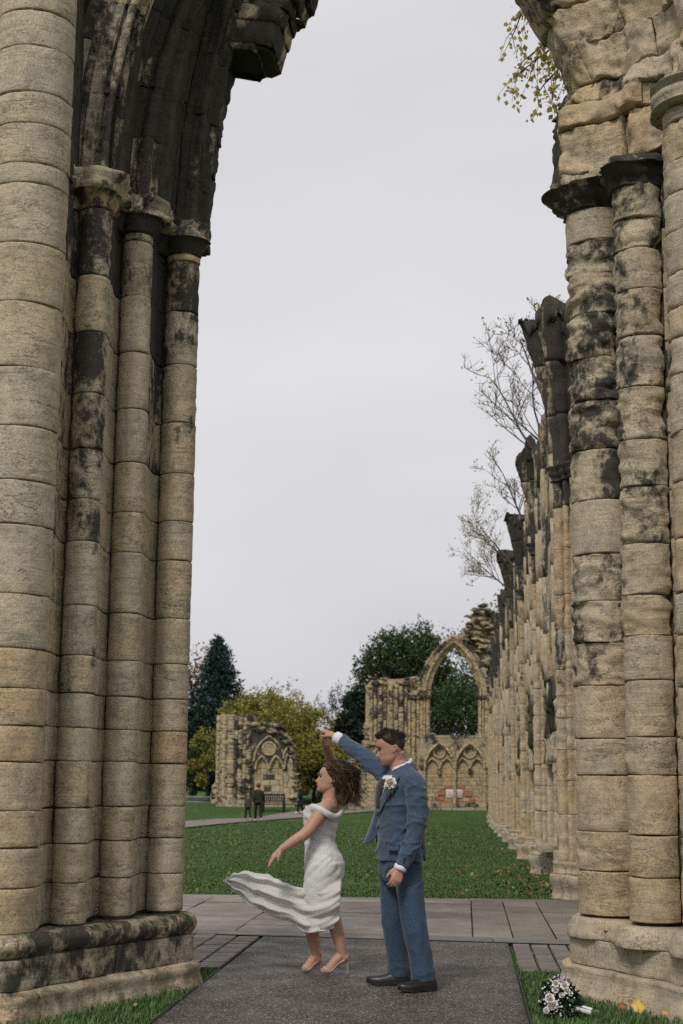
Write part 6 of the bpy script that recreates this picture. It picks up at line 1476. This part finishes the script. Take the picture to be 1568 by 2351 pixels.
for a in (('fallen_leaf', 'large yellow maple leaf propped against the eroded pier foot', 1466, 2312, 9.02, .05, (.55, .38, .09), 1.0, 1), ('fallen_leaf', 'curled brown leaf beside the yellow maple leaf', 1430, 2310, 9.12, .028, (.25, .10, .03), .7, 2), ('fallen_leaf', 'pale orange leaf in the grass past the yellow maple leaf', 1528, 2322, 8.9, .026, (.45, .24, .10), .8, 3),
          ('fallen_leaf', 'russet leaf stuck to the eroded pier foot', 1448, 2300, 9.1, .016, (.30, .12, .05), 1.2, 4), ('fallen_leaf', 'brown leaf in the grass below the sooty arch pier', 122, 2268, 9.3, .03, (.22, .10, .03), .6, 5), ('fallen_leaf', 'orange leaf against the plinth of the sooty arch pier', 138, 2262, 9.35, .02, (.36, .16, .05), .8, 6), ('fallen_leaf', 'small tan leaf in the grass beside the gravel path edge', 310, 2305, 9.0, .016, (.34, .22, .10), .5, 7)): maple(*a)

# ================================================================ far things: barrier, bench, walkers, dog
STEEL = simple('galvanised_steel', (.28, .29, .30), .45, .5, .1, 30); TIMBER = simple('dark_timber', (.02, .018, .016), .7, .3, .3, 20)
bar = thing('crowd_barrier', 'galvanised metal crowd barrier beside the chapel ruin', 'barrier')
YBR = 79.5; c0, c1 = at(424, 1829, YBR), at(485, 1829, YBR); zg = float(gz(0, YBR)); zt2 = c0[2]
def bartube(nm, a, b, r): return obj(nm, mesh(nm, *tube(np.array([a, b], float), r, 8)), STEEL, bar)
bartube('rail', (c0[0], YBR, zt2), (c1[0], YBR, zt2), .025); bartube('rail', (c0[0], YBR, zg + .16), (c1[0], YBR, zg + .16), .022)
for x in (c0[0], c1[0]): bartube('post', (x, YBR, zg), (x, YBR, zt2), .025)
for x in (c0[0] + .2, (c0[0] + c1[0]) / 2, c1[0] - .15): bartube('foot_bar', (x, YBR - .3, zg + .04), (x, YBR + .3, zg + .04), .02)
for x in np.linspace(c0[0], c1[0], 16)[1:-1]: bartube('bar', (x, YBR, zg + .16), (x, YBR, zt2), .012)
bench = thing('park_bench', 'dark timber slatted bench in front of the chapel ruin', 'bench')
YBN = 76.6; b0, b1 = at(604, 1850, YBN)[0], at(654, 1850, YBN)[0]; zg = float(gz(0, YBN))
def bbox(nm, *a): return obj(nm, mesh(nm, *rbox(*a, .008)), TIMBER, bench)
zs_ = zg + .42
for k in range(4): bbox('seat_slat', b0, b1, YBN - .45 + k * .11, YBN - .36 + k * .11, zs_, zs_ + .03)
bbox('back_rail', b0, b1, YBN, YBN + .05, zs_ + .38, zs_ + .46); bbox('back_rail', b0, b1, YBN, YBN + .05, zs_ + .06, zs_ + .12)
for x in np.linspace(b0 + .08, b1 - .08, 11): bbox('back_slat', x - .03, x + .03, YBN + .01, YBN + .035, zs_ + .10, zs_ + .40)
for x in (b0 + .03, b1 - .03):
    for y in (YBN - .42, YBN + .02): bbox('leg', x - .04, x + .04, y - .035, y + .035, zg - .1, zs_ + (.2 if y < YBN - .1 else .4))
    bbox('arm_rest', x - .04, x + .04, YBN - .46, YBN + .02, zs_ + .2, zs_ + .24)

def walker(label, x, yf, H, coat, pants, shoes, face=(-.3, 1), stride=.30, hair=None, long_coat=False, hood=False):
    g = ground_at(x, yf); Y = g[1]; base = np.array([g[0], Y, float(gz(0, Y)) + .03]); f = np.array([face[0], face[1], 0.]); f /= np.linalg.norm(f); s = np.cross(f, Z3)
    J = lambda fw, sd, z: base + f * fw * H / 1.75 + s * sd * H / 1.75 + Z3 * z * H
    t = thing('person', label, 'person'); k = H / 1.75
    def L_(P, R, n=14): return limb(P, np.array(R) * k, n, 12)
    hd = J(.02, 0, .935)
    skin = [ico(hd, .105 * k, 3, (.85, .9, 1.15)), L_([J(0, 0, .90), J(0, 0, .82)], [.055, .06], 6), ico(hd + f * .10 * k - Z3 * .01, .022 * k, 2)]
    hips = [J(0, sd, .50) for sd in (-.09, .09)]; kn = [J(stride * .45, -.09, .28), J(-stride * .25, .09, .29)]; an = [J(stride * .75, -.09, .05), J(-stride * .8, .09, .07)]
    for q in (0, 1): skin.append(L_([hips[q], kn[q], an[q]], [.08, .055, .04]))
    sh = [J(0, sd, .80) for sd in (-.19, .19)]; el = [J(-.08, -.24, .64), J(.08, .24, .64)]; wr = [J(.02, -.22, .50), J(.20, .22, .52)]
    for q in (0, 1):
        skin.append(L_([sh[q], el[q], wr[q], wr[q] + (wr[q] - el[q]) * .3], [.05, .042, .032, .03])); 
        for fi in range(4): e = (wr[q] - el[q]) / np.linalg.norm(wr[q] - el[q]); skin.append(L_([wr[q] + e * .05 * k + s * (fi - 1.5) * .02 * k, wr[q] + e * .15 * k + s * (fi - 1.5) * .022 * k + f * .02], [.011, .009], 5))
    skin.append(loft([ring(J(0, 0, z), f, s, a * k, b * k) for z, a, b in ((.83, .05, .07), (.80, .09, .16), (.70, .11, .16), (.60, .10, .14), (.50, .11, .16))]))
    obj('body', remesh(skin, .014, 2), SKIN_M, t)
    bot = .30 if long_coat else .49
    ct = [loft([ring(J(0, 0, z), f, s, a * k, b * k, 2.4, 24) for z, a, b in ((.845, .06, .08), (.815, .10, .18), (.76, .135, .21), (.66, .14, .20), (.56, .145, .195), (bot, .16, .21))])]
    for q in (0, 1): ct.append(L_([sh[q], el[q], wr[q]], [.085, .07, .055]))
    cm_ = remesh(ct, .016, 3); displace(cm_, lambda p: .012 * ridged(p, 5., 3, (1, 1, 1.6)) - .004); obj('coat', cm_, coat, t)
    pm = [loft([ring(J(0, 0, z), f, s, a * k, b * k, 2.3, 20) for z, a, b in ((.56, .11, .16), (.50, .12, .17), (.46, .10, .15))])]
    for q in (0, 1): pm.append(L_([hips[q], kn[q], an[q]], [.095, .075, .062]))
    obj('trousers', remesh(pm, .016, 3), pants, t)
    for q in (0, 1):
        c = an[q]; toe = c + f * .17 * k - Z3 * .03 * k; obj('shoe', mesh('shoe', *limb([c - f * .06 * k - Z3 * .02 * k, c + f * .05 * k - Z3 * .015 * k, toe], np.array([.05, .052, .035]) * k, 10, 10)), shoes, t)
    hv_, hf2 = ico(hd - f * .012 * k + Z3 * .022 * k, .118 * k, 3, (.9, .92, 1.1)); hv_ = hv_ + (hv_ - hd) * (.12 * fbm(hv_, 18, 2, 4))[:, None]
    keep = [q for q in hf2 if not (((np.mean(hv_[list(q)], 0) - hd) @ f > .03 * k) and ((np.mean(hv_[list(q)], 0) - hd)[2] < .05 * k)) and (np.mean(hv_[list(q)], 0) - hd)[2] > -.075 * k]
    obj('hair', mesh('hair', hv_, keep), hair or HAIR_M, t)
    return t
BLACKC = cloth_mat('black_coat', (.010, .010, .012), (.02, .02, .023), 60, .2, .1); OLIVE = cloth_mat('olive_coat', (.018, .022, .014), (.036, .042, .026), 60, .2, .1); MIXED = cloth_mat('patterned_jacket', (.018, .017, .014), (.11, .095, .07), 26, .2, .1)
WHITE_S = simple('white_trainer', (.62, .6, .58), .6); DENIM = simple('black_jeans', (.010, .010, .013), .9)
FAIRH = hair_mat('hair_fair', [(0, (.12, .08, .04)), (1, (.22, .15, .08))])
walker('walker in olive jacket and black jeans with white trainers', 592, 1887, 1.78, OLIVE, DENIM, WHITE_S, (-.35, 1), .34)
walker('fair-haired child in patterned jacket beside the olive-jacketed walker', 569, 1885, 1.30, MIXED, DENIM, WHITE_S, (-.6, 1), .36, FAIRH)
walker('walker in long black coat beside the golden bush', 689, 1870, 1.52, BLACKC, DENIM, WHITE_S, (-1, .2), .16, None, True)
# dog
dg_ = ground_at(704, 1868); dz = float(gz(0, dg_[1])) + .03; dog = thing('dog', 'small tan dog with an orange coat beside the black-coated walker', 'dog')
D = lambda x, y, z: np.array([dg_[0] + x, dg_[1] + y, dz + z])
TAN = simple('tan_fur', (.34, .22, .12), .9, .2, .25, 40, .4)
dp = [limb([D(-.20, 0, .27), D(-.10, 0, .29), D(.08, 0, .27), D(.20, 0, .28)], [.075, .085, .065, .07]), limb([D(.19, 0, .30), D(.25, 0, .38), D(.29, 0, .43)], [.055, .045, .05]), limb([D(.27, 0, .44), D(.33, 0, .42), D(.38, 0, .40)], [.055, .04, .022]), limb([D(-.25, 0, .31), D(-.33, 0, .40), D(-.34, 0, .48)], [.02, .016, .01])]
for y in (-.05, .05):
    dp += [limb([D(.17, y, .25), D(.16, y, .13), D(.17, y, .03), D(.20, y, .02)], [.04, .024, .02, .022]), limb([D(-.19, y, .26), D(-.14, y, .16), D(-.23, y, .10), D(-.21, y, .03), D(-.18, y, .02)], [.055, .035, .02, .019, .021]), limb([D(.26, y, .47), D(.27, y * 1.2, .53)], [.022, .008])]
obj('body', remesh(dp, .009, 2), TAN, dog)
obj('dog_coat', mesh('dog_coat', *limb([D(-.12, 0, .30), D(0, 0, .292), D(.14, 0, .285)], [.088, .088, .08], 12, 14)), simple('orange_cloth', (.50, .09, .02), .8), dog)
